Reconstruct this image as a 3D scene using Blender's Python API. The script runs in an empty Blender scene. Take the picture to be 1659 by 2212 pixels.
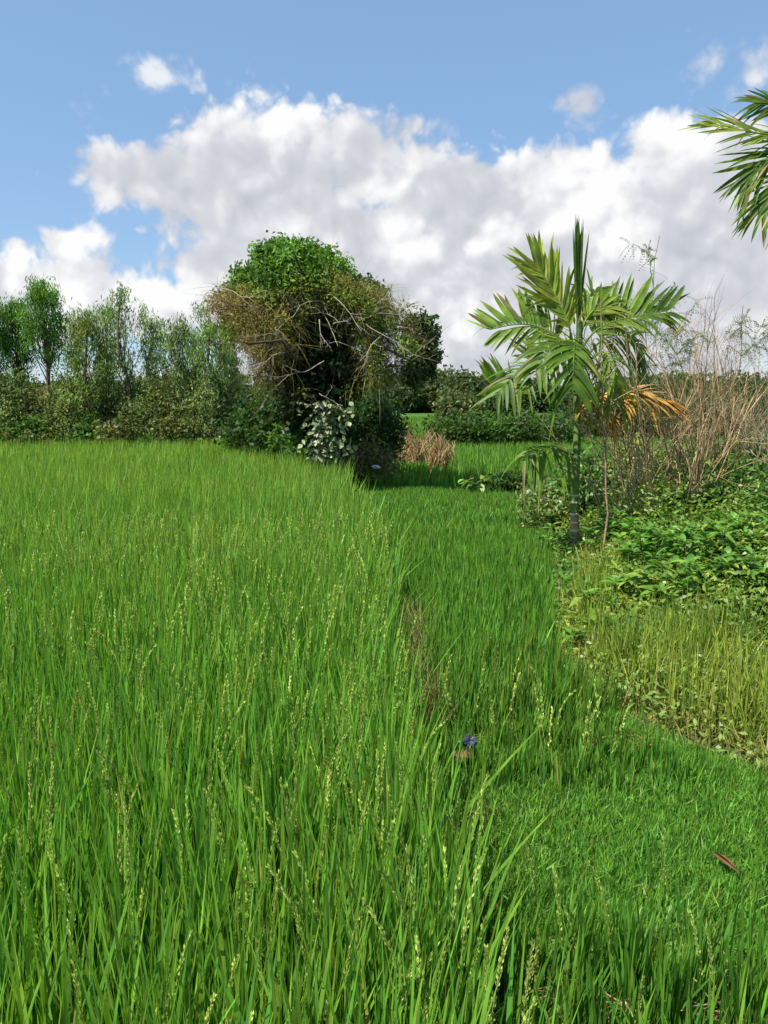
import bpy, math
import numpy as np
from mathutils import Vector

R = np.random.default_rng(11)
sc = bpy.context.scene
COL = sc.collection
PI = math.pi
rad = math.radians

# ------------------------------------------------------------------ camera geometry
CAM_H = 1.95
PITCH = rad(8.07)
FOC = 769.0
K = 1024.0 / 2212.0


def ray(px, py):
    u = px * K - 384.0
    v = py * K - 512.0
    c, s = math.cos(PITCH), math.sin(PITCH)
    return np.array([u, FOC * c - v * s, -FOC * s - v * c])


def at(px, py, Y):
    d = ray(px, py)
    t = Y / d[1]
    return np.array([d[0] * t, Y, CAM_H + d[2] * t])


def on(px, py, z=0.0):
    d = ray(px, py)
    t = (z - CAM_H) / d[2]
    return np.array([d[0] * t, d[1] * t, z])


# ------------------------------------------------------------------ terrain
EDGE = np.array([(0.26, -2), (0.26, 1.2), (0.24, 1.7), (0.24, 2.1), (0.2, 2.7), (0.12, 3.5), (0.0, 4.8),
                 (0.08, 7.0), (0.0, 8.5), (-0.35, 11), (-0.72, 14.5), (-0.86, 16.4), (-0.9, 18), (-0.9, 400)])
WEED = np.array([(2.9, -2), (2.6, 2.2), (1.84, 3.32), (1.42, 3.95), (1.1, 4.6), (1.48, 6.67),
                 (1.98, 8.8), (2.5, 11.2), (3.2, 14.5), (6.0, 17.0), (30, 19), (30, 400)])


def edge(y):
    return np.interp(y, EDGE[:, 1], EDGE[:, 0])


def weed(y):
    return np.interp(y, WEED[:, 1], WEED[:, 0])


def sst(a, b, x):
    t = np.clip((x - a) / (b - a), 0, 1)
    return t * t * (3 - 2 * t)


def gz(x, y):
    x = np.asarray(x, float); y = np.asarray(y, float)
    bank = sst(-0.05, 0.35, x - edge(y)) * (1 - sst(12, 17, y))
    hump = sst(0.0, 0.9, x - weed(y)) * (1 - sst(11, 15, y)) * 0.12
    return 0.2 * bank + hump + 0.02 * np.sin(x * 3.1 + y * 1.7) * np.sin(y * 2.3 - x)


# ------------------------------------------------------------------ mesh builder
class MB:
    def __init__(self):
        self.v = []; self.q = []; self.c = []; self.n = 0

    def add(self, v, q, c):
        self.v.append(np.asarray(v, np.float32).reshape(-1, 3))
        self.q.append(np.asarray(q, np.int32).reshape(-1, 4) + self.n)
        c = np.asarray(c, np.float32)
        nv = self.v[-1].shape[0]
        if c.ndim == 1:
            c = np.broadcast_to(c, (nv, 3))
        self.c.append(c.reshape(-1, 3))
        self.n += nv

    def obj(self, name, mat, parent=None, origin=(0, 0, 0), smooth=True):
        v = np.concatenate(self.v) - np.asarray(origin, np.float32)
        q = np.concatenate(self.q); c = np.concatenate(self.c)
        me = bpy.data.meshes.new(name)
        me.vertices.add(len(v)); me.vertices.foreach_set('co', v.ravel())
        me.loops.add(q.size); me.loops.foreach_set('vertex_index', q.ravel())
        me.polygons.add(len(q))
        me.polygons.foreach_set('loop_start', np.arange(0, q.size, 4, dtype=np.int32))
        me.polygons.foreach_set('use_smooth', np.full(len(q), smooth))
        a = me.attributes.new('Col', 'FLOAT_COLOR', 'POINT')
        a.data.foreach_set('color', np.concatenate([np.clip(c, 0, 1), np.ones((len(c), 1), np.float32)], 1).ravel())
        me.update(calc_edges=True); me.validate()
        me.materials.append(mat)
        o = bpy.data.objects.new(name, me)
        COL.objects.link(o)
        if parent is not None:
            o.parent = parent
        else:
            o.location = origin
        return o


def nrm(a):
    return a / np.maximum(np.linalg.norm(a, axis=-1, keepdims=True), 1e-9)


def p_blade(s):
    return np.minimum(1, s * 5 + 0.45) * np.power(np.clip(1 - s, 0, 1), 0.75) + 0.02


def p_leaf(s):
    return np.sin(PI * np.power(s, 0.8)) * 0.98 + 0.03


def p_long(s):
    return np.minimum(1, s * 3.5 + 0.25) * np.power(np.clip(1 - s, 0, 1), 0.45) + 0.02


def ribbons(mb, base, dirv, L, W, side, hang=0.0, seg=4, prof=p_blade, c0=(0.1, 0.2, 0.03), c1=None, fold=0.0, bend=None):
    """N ribbon leaves: base (N,3), unit direction, length, width, side axis; hang = how far the tip drops."""
    base = np.asarray(base, float); N = len(base)
    dirv = nrm(np.asarray(dirv, float)); L = np.broadcast_to(L, (N,)).astype(float); W = np.broadcast_to(W, (N,)).astype(float)
    hang = np.broadcast_to(hang, (N,)).astype(float)
    side = np.asarray(side, float)
    side = nrm(side - dirv * np.sum(side * dirv, 1, keepdims=True))
    s = np.linspace(0, 1, seg + 1)
    P = base[:, None] + dirv[:, None] * (L[:, None] * s)[..., None]
    P[:, :, 2] -= (hang * L)[:, None] * s ** 2
    if bend is not None:
        P += np.asarray(bend)[:, None] * (L[:, None] * s ** 2)[..., None]
    w = 0.5 * W[:, None] * prof(s)[None]
    c0 = np.broadcast_to(np.asarray(c0, float), (N, 3))
    c1 = c0 if c1 is None else np.broadcast_to(np.asarray(c1, float), (N, 3))
    C = c0[:, None] * (1 - s)[None, :, None] + c1[:, None] * s[None, :, None]
    A = P - side[:, None] * w[..., None]; B = P + side[:, None] * w[..., None]
    if fold > 0:
        n = nrm(np.cross(dirv, side))
        n *= np.sign(n[:, 2:3] + 1e-6)
        A = A + n[:, None] * (w * fold)[..., None]; B = B + n[:, None] * (w * fold)[..., None]
        V = np.stack([A, P, B], 2); m = 3
    else:
        V = np.stack([A, B], 2); m = 2
    CC = np.repeat(C[:, :, None], m, 2)
    idx = np.arange(N * (seg + 1) * m).reshape(N, seg + 1, m)
    q = [np.stack([idx[:, :-1, j], idx[:, :-1, j + 1], idx[:, 1:, j + 1], idx[:, 1:, j]], -1).reshape(-1, 4) for j in range(m - 1)]
    mb.add(V.reshape(-1, 3), np.concatenate(q), CC.reshape(-1, 3))


def leaves(mb, P, D, L, W, col, rng=None):
    """small rhombic leaves, one bent quad each"""
    rng = rng or R
    N = len(P); D = nrm(np.asarray(D, float))
    S = nrm(np.cross(D, rng.normal(size=(N, 3))))
    n = np.cross(D, S)
    L = np.broadcast_to(L, (N,)).astype(float)[:, None]; W = np.broadcast_to(W, (N,)).astype(float)[:, None]
    b = P - D * L * .5
    m = P + n * W * 0.25
    V = np.stack([b, m + S * W * .5, P + D * L * .5, m - S * W * .5], 1)
    idx = np.arange(N * 4).reshape(N, 4)
    col = np.broadcast_to(np.asarray(col, float), (N, 3))
    mb.add(V.reshape(-1, 3), idx, np.repeat(col[:, None], 4, 1).reshape(-1, 3))


def tube(mb, pts, r0, r1=None, sides=6, col=(0.2, 0.15, 0.1), rad_list=None):
    pts = np.asarray(pts, float); M = len(pts)
    r = np.asarray(rad_list, float) if rad_list is not None else np.linspace(r0, r1 if r1 is not None else r0, M)
    t = nrm(np.gradient(pts, axis=0))
    ref = np.array([0.31, 0.95, 0.12]) if abs(t[0][2]) > .5 else np.array([0.1, 0.2, 1.0])
    a = nrm(np.cross(t, ref)); b = np.cross(t, a)
    th = np.linspace(0, 2 * PI, sides, endpoint=False)
    V = pts[:, None] + r[:, None, None] * (a[:, None] * np.cos(th)[None, :, None] + b[:, None] * np.sin(th)[None, :, None])
    i = np.arange(M * sides).reshape(M, sides)
    q = np.stack([i[:-1], np.roll(i[:-1], -1, 1), np.roll(i[1:], -1, 1), i[1:]], -1).reshape(-1, 4)
    col = np.asarray(col, float)
    if col.ndim == 2:
        col = np.repeat(col, sides, 0)
    mb.add(V.reshape(-1, 3), q, col)


def curve(p0, p1, n=6, wob=0.05, lift=0.0, rng=None):
    rng = rng or R
    p0 = np.asarray(p0, float); p1 = np.asarray(p1, float)
    s = np.linspace(0, 1, n)[:, None]
    L = np.linalg.norm(p1 - p0)
    w = np.cumsum(rng.normal(size=(n, 3)), 0); w -= w[0] + (w[-1] - w[0]) * s
    P = p0 * (1 - s) + p1 * s + w * wob * L * .4
    P[:, 2] += lift * L * (4 * s * (1 - s))[:, 0]
    return P


def mixc(cols, n, jit=0.18, rng=None):
    rng = rng or R
    cols = np.asarray(cols, float)
    a = cols[rng.integers(0, len(cols), n)]; b = cols[rng.integers(0, len(cols), n)]
    t = rng.random((n, 1))
    c = a * t + b * (1 - t)
    return c * np.exp(rng.normal(size=(n, 1)) * jit)


def tag(o, label, cat, group=None, kind=None):
    o['label'] = label; o['category'] = cat
    if group: o['group'] = group
    if kind: o['kind'] = kind
    return o


def empty(name, loc):
    o = bpy.data.objects.new(name, None)
    o.empty_display_size = .2
    COL.objects.link(o); o.location = tuple(float(a) for a in loc)
    return o


# ------------------------------------------------------------------ materials
def new_mat(name):
    m = bpy.data.materials.new(name); m.use_nodes = True
    nt = m.node_tree; nt.nodes.clear()
    return m, nt, nt.nodes.new('ShaderNodeOutputMaterial')


def leaf_mat(name, rough=0.5, trans=0.35, spec=0.3, nscale=30, namp=0.35, tgain=(1.25, 1.15, 0.55)):
    m, nt, out = new_mat(name)
    N, Lk = nt.nodes.new, nt.links.new
    at_ = N('ShaderNodeAttribute'); at_.attribute_name = 'Col'
    tc = N('ShaderNodeTexCoord'); nz = N('ShaderNodeTexNoise'); nz.inputs['Scale'].default_value = nscale; nz.inputs['Detail'].default_value = 2
    Lk(tc.outputs['Object'], nz.inputs['Vector'])
    mr = N('ShaderNodeMapRange'); mr.inputs[1].default_value = .3; mr.inputs[2].default_value = .7
    mr.inputs[3].default_value = 1 - namp; mr.inputs[4].default_value = 1 + namp
    Lk(nz.outputs[0], mr.inputs[0])
    mu = N('ShaderNodeVectorMath'); mu.operation = 'SCALE'
    Lk(at_.outputs['Color'], mu.inputs[0]); Lk(mr.outputs[0], mu.inputs['Scale'])
    pr = N('ShaderNodeBsdfPrincipled'); pr.inputs['Roughness'].default_value = rough
    pr.inputs['Specular IOR Level'].default_value = spec
    Lk(mu.outputs[0], pr.inputs['Base Color'])
    tm = N('ShaderNodeVectorMath'); tm.operation = 'MULTIPLY'; tm.inputs[1].default_value = tgain
    Lk(mu.outputs[0], tm.inputs[0])
    tr = N('ShaderNodeBsdfTranslucent'); Lk(tm.outputs[0], tr.inputs['Color'])
    mx = N('ShaderNodeMixShader'); mx.inputs[0].default_value = trans
    Lk(pr.outputs[0], mx.inputs[1]); Lk(tr.outputs[0], mx.inputs[2])
    Lk(mx.outputs[0], out.inputs['Surface'])
    return m


def solid_mat(name, rough=0.85, nscale=12, namp=0.35, spec=0.2, bump=0.4, bscale=60):
    m, nt, out = new_mat(name)
    N, Lk = nt.nodes.new, nt.links.new
    at_ = N('ShaderNodeAttribute'); at_.attribute_name = 'Col'
    tc = N('ShaderNodeTexCoord'); nz = N('ShaderNodeTexNoise'); nz.inputs['Scale'].default_value = nscale; nz.inputs['Detail'].default_value = 6
    Lk(tc.outputs['Object'], nz.inputs['Vector'])
    mr = N('ShaderNodeMapRange'); mr.inputs[1].default_value = .3; mr.inputs[2].default_value = .7
    mr.inputs[3].default_value = 1 - namp; mr.inputs[4].default_value = 1 + namp
    Lk(nz.outputs[0], mr.inputs[0])
    mu = N('ShaderNodeVectorMath'); mu.operation = 'SCALE'
    Lk(at_.outputs['Color'], mu.inputs[0]); Lk(mr.outputs[0], mu.inputs['Scale'])
    pr = N('ShaderNodeBsdfPrincipled'); pr.inputs['Roughness'].default_value = rough
    pr.inputs['Specular IOR Level'].default_value = spec
    Lk(mu.outputs[0], pr.inputs['Base Color'])
    n2 = N('ShaderNodeTexNoise'); n2.inputs['Scale'].default_value = bscale; n2.inputs['Detail'].default_value = 5
    Lk(tc.outputs['Object'], n2.inputs['Vector'])
    bp = N('ShaderNodeBump'); bp.inputs['Strength'].default_value = bump; bp.inputs['Distance'].default_value = .02
    Lk(n2.outputs[0], bp.inputs['Height']); Lk(bp.outputs[0], pr.inputs['Normal'])
    Lk(pr.outputs[0], out.inputs['Surface'])
    return m


M_RICE = leaf_mat('rice_leaf', .45, .42, .35, 14, .25)
M_GRAIN = leaf_mat('rice_grain', .6, .25, .25, 60, .2)
M_LEAF = leaf_mat('tree_leaf', .5, .46, .3, 6, .3)
M_WEED = leaf_mat('weed_leaf', .42, .35, .4, 25, .3)
M_PALM = leaf_mat('palm_leaf', .46, .45, .35, 9, .3, (1.3, 1.15, .4))
M_DRYLEAF = leaf_mat('dry_leaf', .7, .3, .15, 20, .3, (1.1, 1.0, .8))
M_BARK = solid_mat('bark')
M_TRUNK = solid_mat('palm_trunk', .6, 14, .35, .3, .3, 50)
M_SOIL = solid_mat('soil', .95, 5, .45, .1, .6, 30)

# ------------------------------------------------------------------ ground
gx = np.unique(np.concatenate([np.linspace(-1500, -40, 12), np.linspace(-40, -6, 30), np.linspace(-6, 8, 113), np.linspace(8, 40, 30), np.linspace(40, 1500, 12)]))
gy = np.unique(np.concatenate([np.linspace(-200, -4, 8), np.linspace(-4, 20, 160), np.linspace(20, 80, 40), np.linspace(80, 2500, 20)]))
X, Y = np.meshgrid(gx, gy)
Z = gz(X, Y)
inweed = sst(-.1, .4, X - weed(Y)) * (1 - sst(13, 17, Y))
far = sst(20, 30, Y)
lawn = sst(0, .3, X - edge(Y)) * (1 - inweed)
c_mud = np.array([.045, .035, .02]); c_weed = np.array([.065, .06, .025]); c_far = np.array([.06, .13, .022]); c_lawn = np.array([.075, .16, .022])
C = c_mud + (c_lawn - c_mud) * lawn[..., None]
C = C + (c_weed - C) * inweed[..., None]
C = C + (c_far - C) * far[..., None]
mb = MB()
i = np.arange(X.size).reshape(X.shape)
mb.add(np.stack([X, Y, Z], -1), np.stack([i[:-1, :-1], i[:-1, 1:], i[1:, 1:], i[1:, :-1]], -1), C.reshape(-1, 3))
tag(mb.obj('ground', M_SOIL), 'muddy earth ground under the rice and weeds', 'ground', kind='structure')


# ------------------------------------------------------------------ rice
def patchy(x, y):
    return (np.sin(x * 1.9 + np.sin(y * .8) * 1.6) + np.sin(y * 1.3 + x * .7 + 1.2) + np.sin(x * 4.3 - y * 2.1)) / 3


def rice_blades(mb, x, y, hmin, hmax, wid, seg, yel=0.0, lean=0.28, per=1, base_h=0.0, dark=1.0):
    N = len(x)
    z = gz(x, y)
    az = R.random(N) * 2 * PI
    tilt = np.abs(R.normal(size=N)) * lean * .5 + .03
    tilt = np.where(R.random(N) < .05, tilt + .3, tilt)
    d = np.stack([np.cos(az) * np.sin(tilt) + .03, np.sin(az) * np.sin(tilt) - .03, np.cos(tilt)], 1)
    pt = patchy(x, y)
    H = (hmin + (hmax - hmin) * R.random(N)) * (1 + .07 * pt)
    L = (H - base_h) / np.maximum(d[:, 2], .5)
    side_az = az + PI / 2 + R.normal(size=N) * .9
    side = np.stack([np.cos(side_az), np.sin(side_az), R.normal(size=N) * .1], 1)
    c = mixc([(.075, .225, .026), (.10, .27, .028), (.052, .175, .028), (.135, .285, .034)], N, .2)
    yy = np.clip(yel + .12 * pt + R.normal(size=N) * .12, 0, 1)[:, None]
    c = c * (1 - yy) + np.array([.22, .27, .045]) * yy
    dry = R.random(N) < .012
    c[dry] = np.array([.26, .27, .07])
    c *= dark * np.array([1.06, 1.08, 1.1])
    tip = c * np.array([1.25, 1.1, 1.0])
    base = np.stack([x, y, z + base_h], 1)
    bend = np.stack([np.cos(az), np.sin(az), np.zeros(N)], 1) * (R.random(N) ** 2 * .14)[:, None]
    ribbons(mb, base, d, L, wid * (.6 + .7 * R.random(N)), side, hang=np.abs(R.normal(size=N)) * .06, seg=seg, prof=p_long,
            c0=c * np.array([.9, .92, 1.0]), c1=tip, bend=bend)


def scatter(n, y0, y1, xl, xr, pow_=1.0):
    """n points between two curves, thinning with distance"""
    y = y0 + (y1 - y0) * R.random(n) ** pow_
    a = xl(y); b = xr(y)
    x = a + (b - a) * R.random(n)
    return x, y


fl = lambda y: -(0.53 * y + 0.9)
fe = lambda y: edge(y) - .02 + R.normal(size=np.shape(y)) * .05


def area_scatter(dens, y0, y1, xl, xr, clump=0.0):
    ys = np.linspace(y0, y1, 60)
    wd = np.maximum(xr(ys) - xl(ys), 0)
    tot = np.trapezoid(wd, ys) if hasattr(np, 'trapezoid') else np.trapz(wd, ys)
    n = int(dens * tot)
    y = R.choice(ys, n, p=wd / wd.sum()) + (R.random(n) - .5) * (ys[1] - ys[0])
    a = xl(y); b = xr(y)
    x = a + (b - a) * R.random(n)
    if clump > 0:
        gxq = np.round(x / .19) * .19; gyq = np.round(y / .19) * .19
        hx = np.sin(gxq * 91.7 + gyq * 47.3) * .05; hy = np.sin(gxq * 37.1 - gyq * 83.9) * .05
        m = R.random(n) < clump
        x = np.where(m, gxq + hx + R.normal(size=n) * .03, x); y = np.where(m, gyq + hy + R.normal(size=n) * .03, y)
        k = x < xr(y) + .02
        x, y = x[k], y[k]
    return x, y


def panicles(mb, x, y, h, near=True):
    N = len(x)
    for i in range(N):
        z0 = float(gz(x[i], y[i]))
        az = R.random() * 2 * PI
        lean = .05 + .15 * R.random()
        Lp = .18 + .10 * R.random()
        top = h[i]
        s = np.linspace(0, 1, 9)
        droop = .05 + .4 * R.random() ** 3
        ph = lean + droop * s * 1.6
        st = Lp / 8
        dx = np.concatenate([[0], np.cumsum(np.sin(ph[:-1]) * st)]); dz = np.concatenate([[0], np.cumsum(np.cos(ph[:-1]) * st)])
        p0 = np.array([x[i] + math.cos(az) * lean * .3, y[i] + math.sin(az) * lean * .3, z0 + top - Lp * .9])
        axis = np.stack([p0[0] + dx * math.cos(az), p0[1] + dx * math.sin(az), p0[2] + dz], 1)
        tone = mixc([(.34, .48, .09), (.42, .54, .12), (.30, .46, .08), (.40, .47, .10)], 1, .12)[0]
        stem = np.concatenate([[[x[i], y[i], z0 + .1]], axis])
        tube(mb, stem, .0022, .0012, 3, col=tone * .7)
        ng = 110 if near else 40
        t = R.random(ng) ** .9
        ii = t * 8; k = np.minimum(ii.astype(int), 7); f = (ii - k)[:, None]
        P = axis[k] * (1 - f) + axis[k + 1] * f
        tg = nrm(axis[np.minimum(k + 1, 8)] - axis[k])
        out = R.normal(size=(ng, 3)); out = nrm(out - tg * np.sum(out * tg, 1, keepdims=True))
        rr = (.003 + .0045 * R.random(ng)) * (1 - .5 * t)
        P = P + out * rr[:, None]
        D = nrm(tg * 1.0 + out * .35)
        leaves(mb, P, D, (.013 if near else .018), (.0050 if near else .010), tone * np.exp(R.normal(size=(ng, 1)) * .2))


mb = MB()
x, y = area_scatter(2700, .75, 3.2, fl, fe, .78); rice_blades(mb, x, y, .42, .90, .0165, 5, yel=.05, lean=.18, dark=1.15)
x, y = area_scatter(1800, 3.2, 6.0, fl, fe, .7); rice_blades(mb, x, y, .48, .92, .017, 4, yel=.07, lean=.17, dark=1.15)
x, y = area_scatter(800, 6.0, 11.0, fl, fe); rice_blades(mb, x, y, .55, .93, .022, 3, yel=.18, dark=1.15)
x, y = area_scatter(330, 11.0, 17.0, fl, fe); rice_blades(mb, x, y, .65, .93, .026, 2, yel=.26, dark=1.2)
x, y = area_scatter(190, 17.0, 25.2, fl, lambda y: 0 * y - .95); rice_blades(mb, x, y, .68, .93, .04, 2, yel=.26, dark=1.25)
tag(mb.obj('rice_crop', M_RICE), 'dense upright green rice filling the large paddy on the left', 'rice crop', kind='stuff')

mb = MB()
x, y = area_scatter(60, .8, 3.8, fl, fe); panicles(mb, x, y, .64 + .22 * R.random(len(x)), True)
x, y = area_scatter(42, 3.8, 8.0, fl, fe); panicles(mb, x, y, .72 + .18 * R.random(len(x)), False)
x, y = area_scatter(60, .9, 3.4, lambda y: edge(y) - .3, fe); panicles(mb, x, y, .62 + .2 * R.random(len(x)), True)
tag(mb.obj('rice_panicles', M_GRAIN), 'pale yellow green grain heads among the near rice blades', 'rice heads', kind='stuff')

# right hand plot: shorter rice, mown smooth in the middle band
fe2 = lambda y: edge(y) + .03 + .22 * sst(3.8, 4.2, y) * (1 - sst(5.8, 6.5, y)) + np.abs(R.normal(size=np.shape(y))) * .03
fw = lambda y: weed(y) + R.normal(size=np.shape(y)) * .04


def short_mask(x, y):
    a = sst(2.15, 2.3, y) * (1 - sst(3.2, 3.35, y)) * 1.03
    b = sst(.0, .1, x - (.95 + .6 * (4.0 - y) * .35)) * sst(3.1, 3.3, y) * (1 - sst(4.0, 4.2, y)) * sst(0, .25, (x - weed(y)) + .45)
    c = sst(9.0, 11.0, y)
    return np.maximum(np.maximum(a, b), c)


mb = MB()
x, y = area_scatter(2600, 1.0, 4.9, fe2, fw, .75)
k = R.random(len(x)) > short_mask(x, y) * .97
q = 1 - .4 * sst(2.9, 3.2, y[k]) * (1 - sst(3.6, 4.2, y[k]))
rice_blades(mb, x[k], y[k], .13 * q, .34 * q, .0125, 4, yel=-.02, lean=.17, dark=.95)
x, y = area_scatter(1500, 4.6, 9.5, fe2, fw, .3); k = R.random(len(x)) > short_mask(x, y) * .9
rice_blades(mb, x[k], y[k], .14, .28, .014, 3, yel=-.03, lean=.2, dark=1.0)
tag(mb.obj('rice_crop', M_RICE), 'shorter green rice in the narrow plot right of the big paddy', 'rice crop', kind='stuff')

mb = MB()
x, y = area_scatter(13000, 1.0, 4.6, fe2, fw); k = (y > 2.3) | (R.random(len(x)) < .3)
x, y = x[k], y[k]; rice_blades(mb, x, y, .035, .08, .0075, 2, yel=.05, lean=.7, dark=1.08)
x, y = area_scatter(1800, 4.6, 9.5, fe2, fw); rice_blades(mb, x, y, .06, .13, .012, 2, yel=.05, lean=.6, dark=1.0)
x, y = area_scatter(900, 9.5, 17.0, fe2, fw); rice_blades(mb, x, y, .10, .2, .022, 2, yel=.02, lean=.35, dark=.95)
tag(mb.obj('grass', M_RICE), 'smooth short bright green seedlings carpeting the narrow plot', 'grass', kind='stuff')

mb = MB()
x, y = area_scatter(26, 1.0, 2.5, fe2, fw); panicles(mb, x, y, .24 + .12 * R.random(len(x)), True)
x, y = area_scatter(26, 3.3, 4.6, fe2, lambda y: weed(y) - .35); panicles(mb, x, y, .3 + .14 * R.random(len(x)), False)
tag(mb.obj('rice_panicles', M_GRAIN), 'pale grain heads scattered through the shorter rice of the narrow plot', 'rice heads', kind='stuff')

# paddies beyond
mb = MB()
x, y = area_scatter(85, 17, 40, lambda y: 0 * y - 1.3, lambda y: .6 * y + 4)
k = ~((y > 24.3) & (y < 24.8)) & ~((y > 31) & (y < 31.6))
rice_blades(mb, x[k], y[k], .35, .5, .05, 2, yel=.1)
x, y = area_scatter(22, 40, 90, lambda y: -.62 * y, lambda y: .62 * y + 2); rice_blades(mb, x, y, .4, .55, .13, 2, yel=.1)
x, y = area_scatter(40, 27.5, 40, lambda y: -.62 * y - 2, lambda y: 0 * y - 1.3); rice_blades(mb, x, y, .4, .55, .07, 2, yel=.1)
tag(mb.obj('rice_crop', M_RICE), 'far flat green paddies beyond the bunds and behind the trees', 'rice crop', kind='stuff')

# dry weedy strip on the bund between the two plots
mb = MB()
x, y = area_scatter(3400, 3.9, 6.3, lambda y: edge(y) - .06, lambda y: edge(y) + .26 + .05 * np.sin(y * 9))
z = gz(x, y); N = len(x); az = R.random(N) * 6.28
d = np.stack([np.cos(az) * .45, np.sin(az) * .45, np.ones(N)], 1)
ribbons(mb, np.stack([x, y, z], 1), d, .15 + .28 * R.random(N), .007, R.normal(size=(N, 3)), .2, 3, p_blade, mixc([(.30, .23, .09), (.24, .22, .07), (.36, .29, .12), (.15, .22, .04), (.15, .22, .04)], N))
x, y = area_scatter(900, 2.4, 3.1, lambda y: edge(y) - .05, lambda y: edge(y) + .12)
z = gz(x, y); N = len(x); az = R.random(N) * 6.28
d = np.stack([np.cos(az) * .5, np.sin(az) * .5, np.ones(N)], 1)
ribbons(mb, np.stack([x, y, z], 1), d, .15 + .2 * R.random(N), .005, R.normal(size=(N, 3)), .2, 3, p_blade, mixc([(.24, .18, .07), (.17, .16, .05)], N))
tag(mb.obj('dry_grass', M_DRYLEAF), 'brown withered grass strip on the low bund between the plots', 'grass', kind='stuff')


# ------------------------------------------------------------------ trees
def branch_tree(tb, base, tips, trunk_top, r0, col, rng, wob=.12):
    """trunk plus limbs running to the tip points"""
    tr = curve(base, trunk_top, 9, .05, 0, rng)
    tube(tb, tr, r0, r0 * .35, 7, col)
    for t in tips:
        f = np.clip((t[2] - base[2]) / max(trunk_top[2] - base[2], .1) * .75 - .12, .12, .98)
        k = f * 8; a = int(k); b = min(a + 1, 8)
        p = tr[a] * (1 - (k - a)) + tr[b] * (k - a)
        L = np.linalg.norm(t - p)
        tube(tb, curve(p, t, 6, wob, .04, rng), max(r0 * .35 * (1 - f * .5), .012), .006, 5, col)
    return tr


def gum_tree(base, h, hw, cb, cols, label, seed, airy=1.0, lean=0.0, lsize=1.0, droop=1.0, dens=1.0):
    """slender drooping-leaved tree: h height, hw crown half width, cb crown-base height fraction"""
    rng = np.random.default_rng(seed)
    base = np.asarray(base, float)
    root = empty('slender_tree', base)
    tag(root, label, 'tree', 'slender trees in the row behind the paddy')
    tops = base + np.array([lean, rng.normal() * .1, h * .96])
    nb = int(26 * airy)
    tips = []
    for i in range(nb):
        f = cb + (1 - cb) * (i + .5) / nb
        rr = hw * (0.35 + .75 * math.sin(PI * min(1, (1 - f) / (1 - cb) * .8 + .12))) * (.55 + .6 * rng.random())
        az = i * 2.4 + rng.normal() * .5
        c = base + np.array([lean * f, 0, h * f])
        tips.append(c + np.array([math.cos(az) * rr, math.sin(az) * rr, rng.normal() * .15]))
    tips = np.array(tips)
    tb = MB()
    branch_tree(tb, base, tips, tops, .055 + h * .006, (.13, .10, .07), rng)
    tb.obj('trunk', M_BARK, root, base)
    lb = MB()
    cl = []
    for t in tips:
        for j in range(5):
            cl.append(t + rng.normal(size=3) * np.array([hw * .22, hw * .22, .16]))
    for j in range(8):
        cl.append(tops + rng.normal(size=3) * np.array([hw * .12, hw * .12, .12]))
    for c in cl:
        n = int(21 * dens)
        P = c + rng.normal(size=(n, 3)) * np.array([.11, .11, .15])
        D = rng.normal(size=(n, 3)) * .5 + np.array([0, 0, -droop])
        tone = np.exp(rng.normal() * .22)
        leaves(lb, P, D, (.12 + .1 * rng.random(n)) * lsize, .034 * lsize, mixc(cols, n, .2, rng) * tone, rng)
    lb.obj('crown', M_LEAF, root, base)
    return root


def shrub(base, rx, h, cols, name, label, cat, seed, group=None, L=.11, W=.05, ncl=60, nl=40, spread=.14, stemcol=(.12, .09, .06), parent_name='foliage', dirz=.0, ry=None, low=.08, mat=None):
    rng = np.random.default_rng(seed)
    base = np.asarray(base, float)
    root = empty(name, base); tag(root, label, cat, group)
    ry = ry or rx
    a = rng.normal(size=(ncl, 3)); a = nrm(a); rr = .45 + .55 * rng.random((ncl, 1)) ** .5
    a = a * rr
    C = base + np.array([0, 0, h * (.5 + low / 2)]) + a * np.array([rx, ry, h * (.5 - low / 2)])
    bump = np.exp(rng.normal(size=ncl) * .12)
    C[:, 2] = base[2] + (C[:, 2] - base[2]) * bump
    sb = MB()
    for j in range(0, ncl, max(1, ncl // 14)):
        p = base + np.array([rng.normal() * rx * .15, rng.normal() * ry * .15, -.05])
        tube(sb, curve(p, C[j], 6, .12, .03, rng), .018 + h * .006, .005, 5, stemcol)
    sb.obj('stem', M_BARK, root, base)
    lb = MB()
    for c in C:
        n = int(nl * (.6 + .8 * rng.random()))
        P = c + rng.normal(size=(n, 3)) * spread
        P[:, 2] = np.maximum(P[:, 2], base[2] + .02)
        D = nrm(rng.normal(size=(n, 3))) + np.array([0, 0, dirz])
        tone = np.exp(rng.normal() * .2)
        leaves(lb, P, D, L * (.6 + .8 * rng.random(n)), W * (.6 + .8 * rng.random(n)), mixc(cols, n, .2, rng) * tone, rng)
    lb.obj(parent_name, mat or M_LEAF, root, base)
    return root


G_DARK = [(.035, .085, .018), (.05, .11, .02), (.028, .07, .016)]
G_MID = [(.075, .17, .028), (.10, .21, .035), (.06, .145, .024)]
G_BRIGHT = [(.10, .22, .03), (.13, .26, .035), (.08, .19, .03)]
G_OLIVE = [(.14, .16, .05), (.18, .19, .07), (.11, .135, .04), (.21, .21, .10)]
G_GREY = [(.15, .23, .075), (.18, .25, .10), (.11, .18, .055)]
BROWN = [(.17, .11, .045), (.22, .15, .06), (.13, .085, .035), (.20, .16, .06)]

ROWY = 26.0


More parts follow.
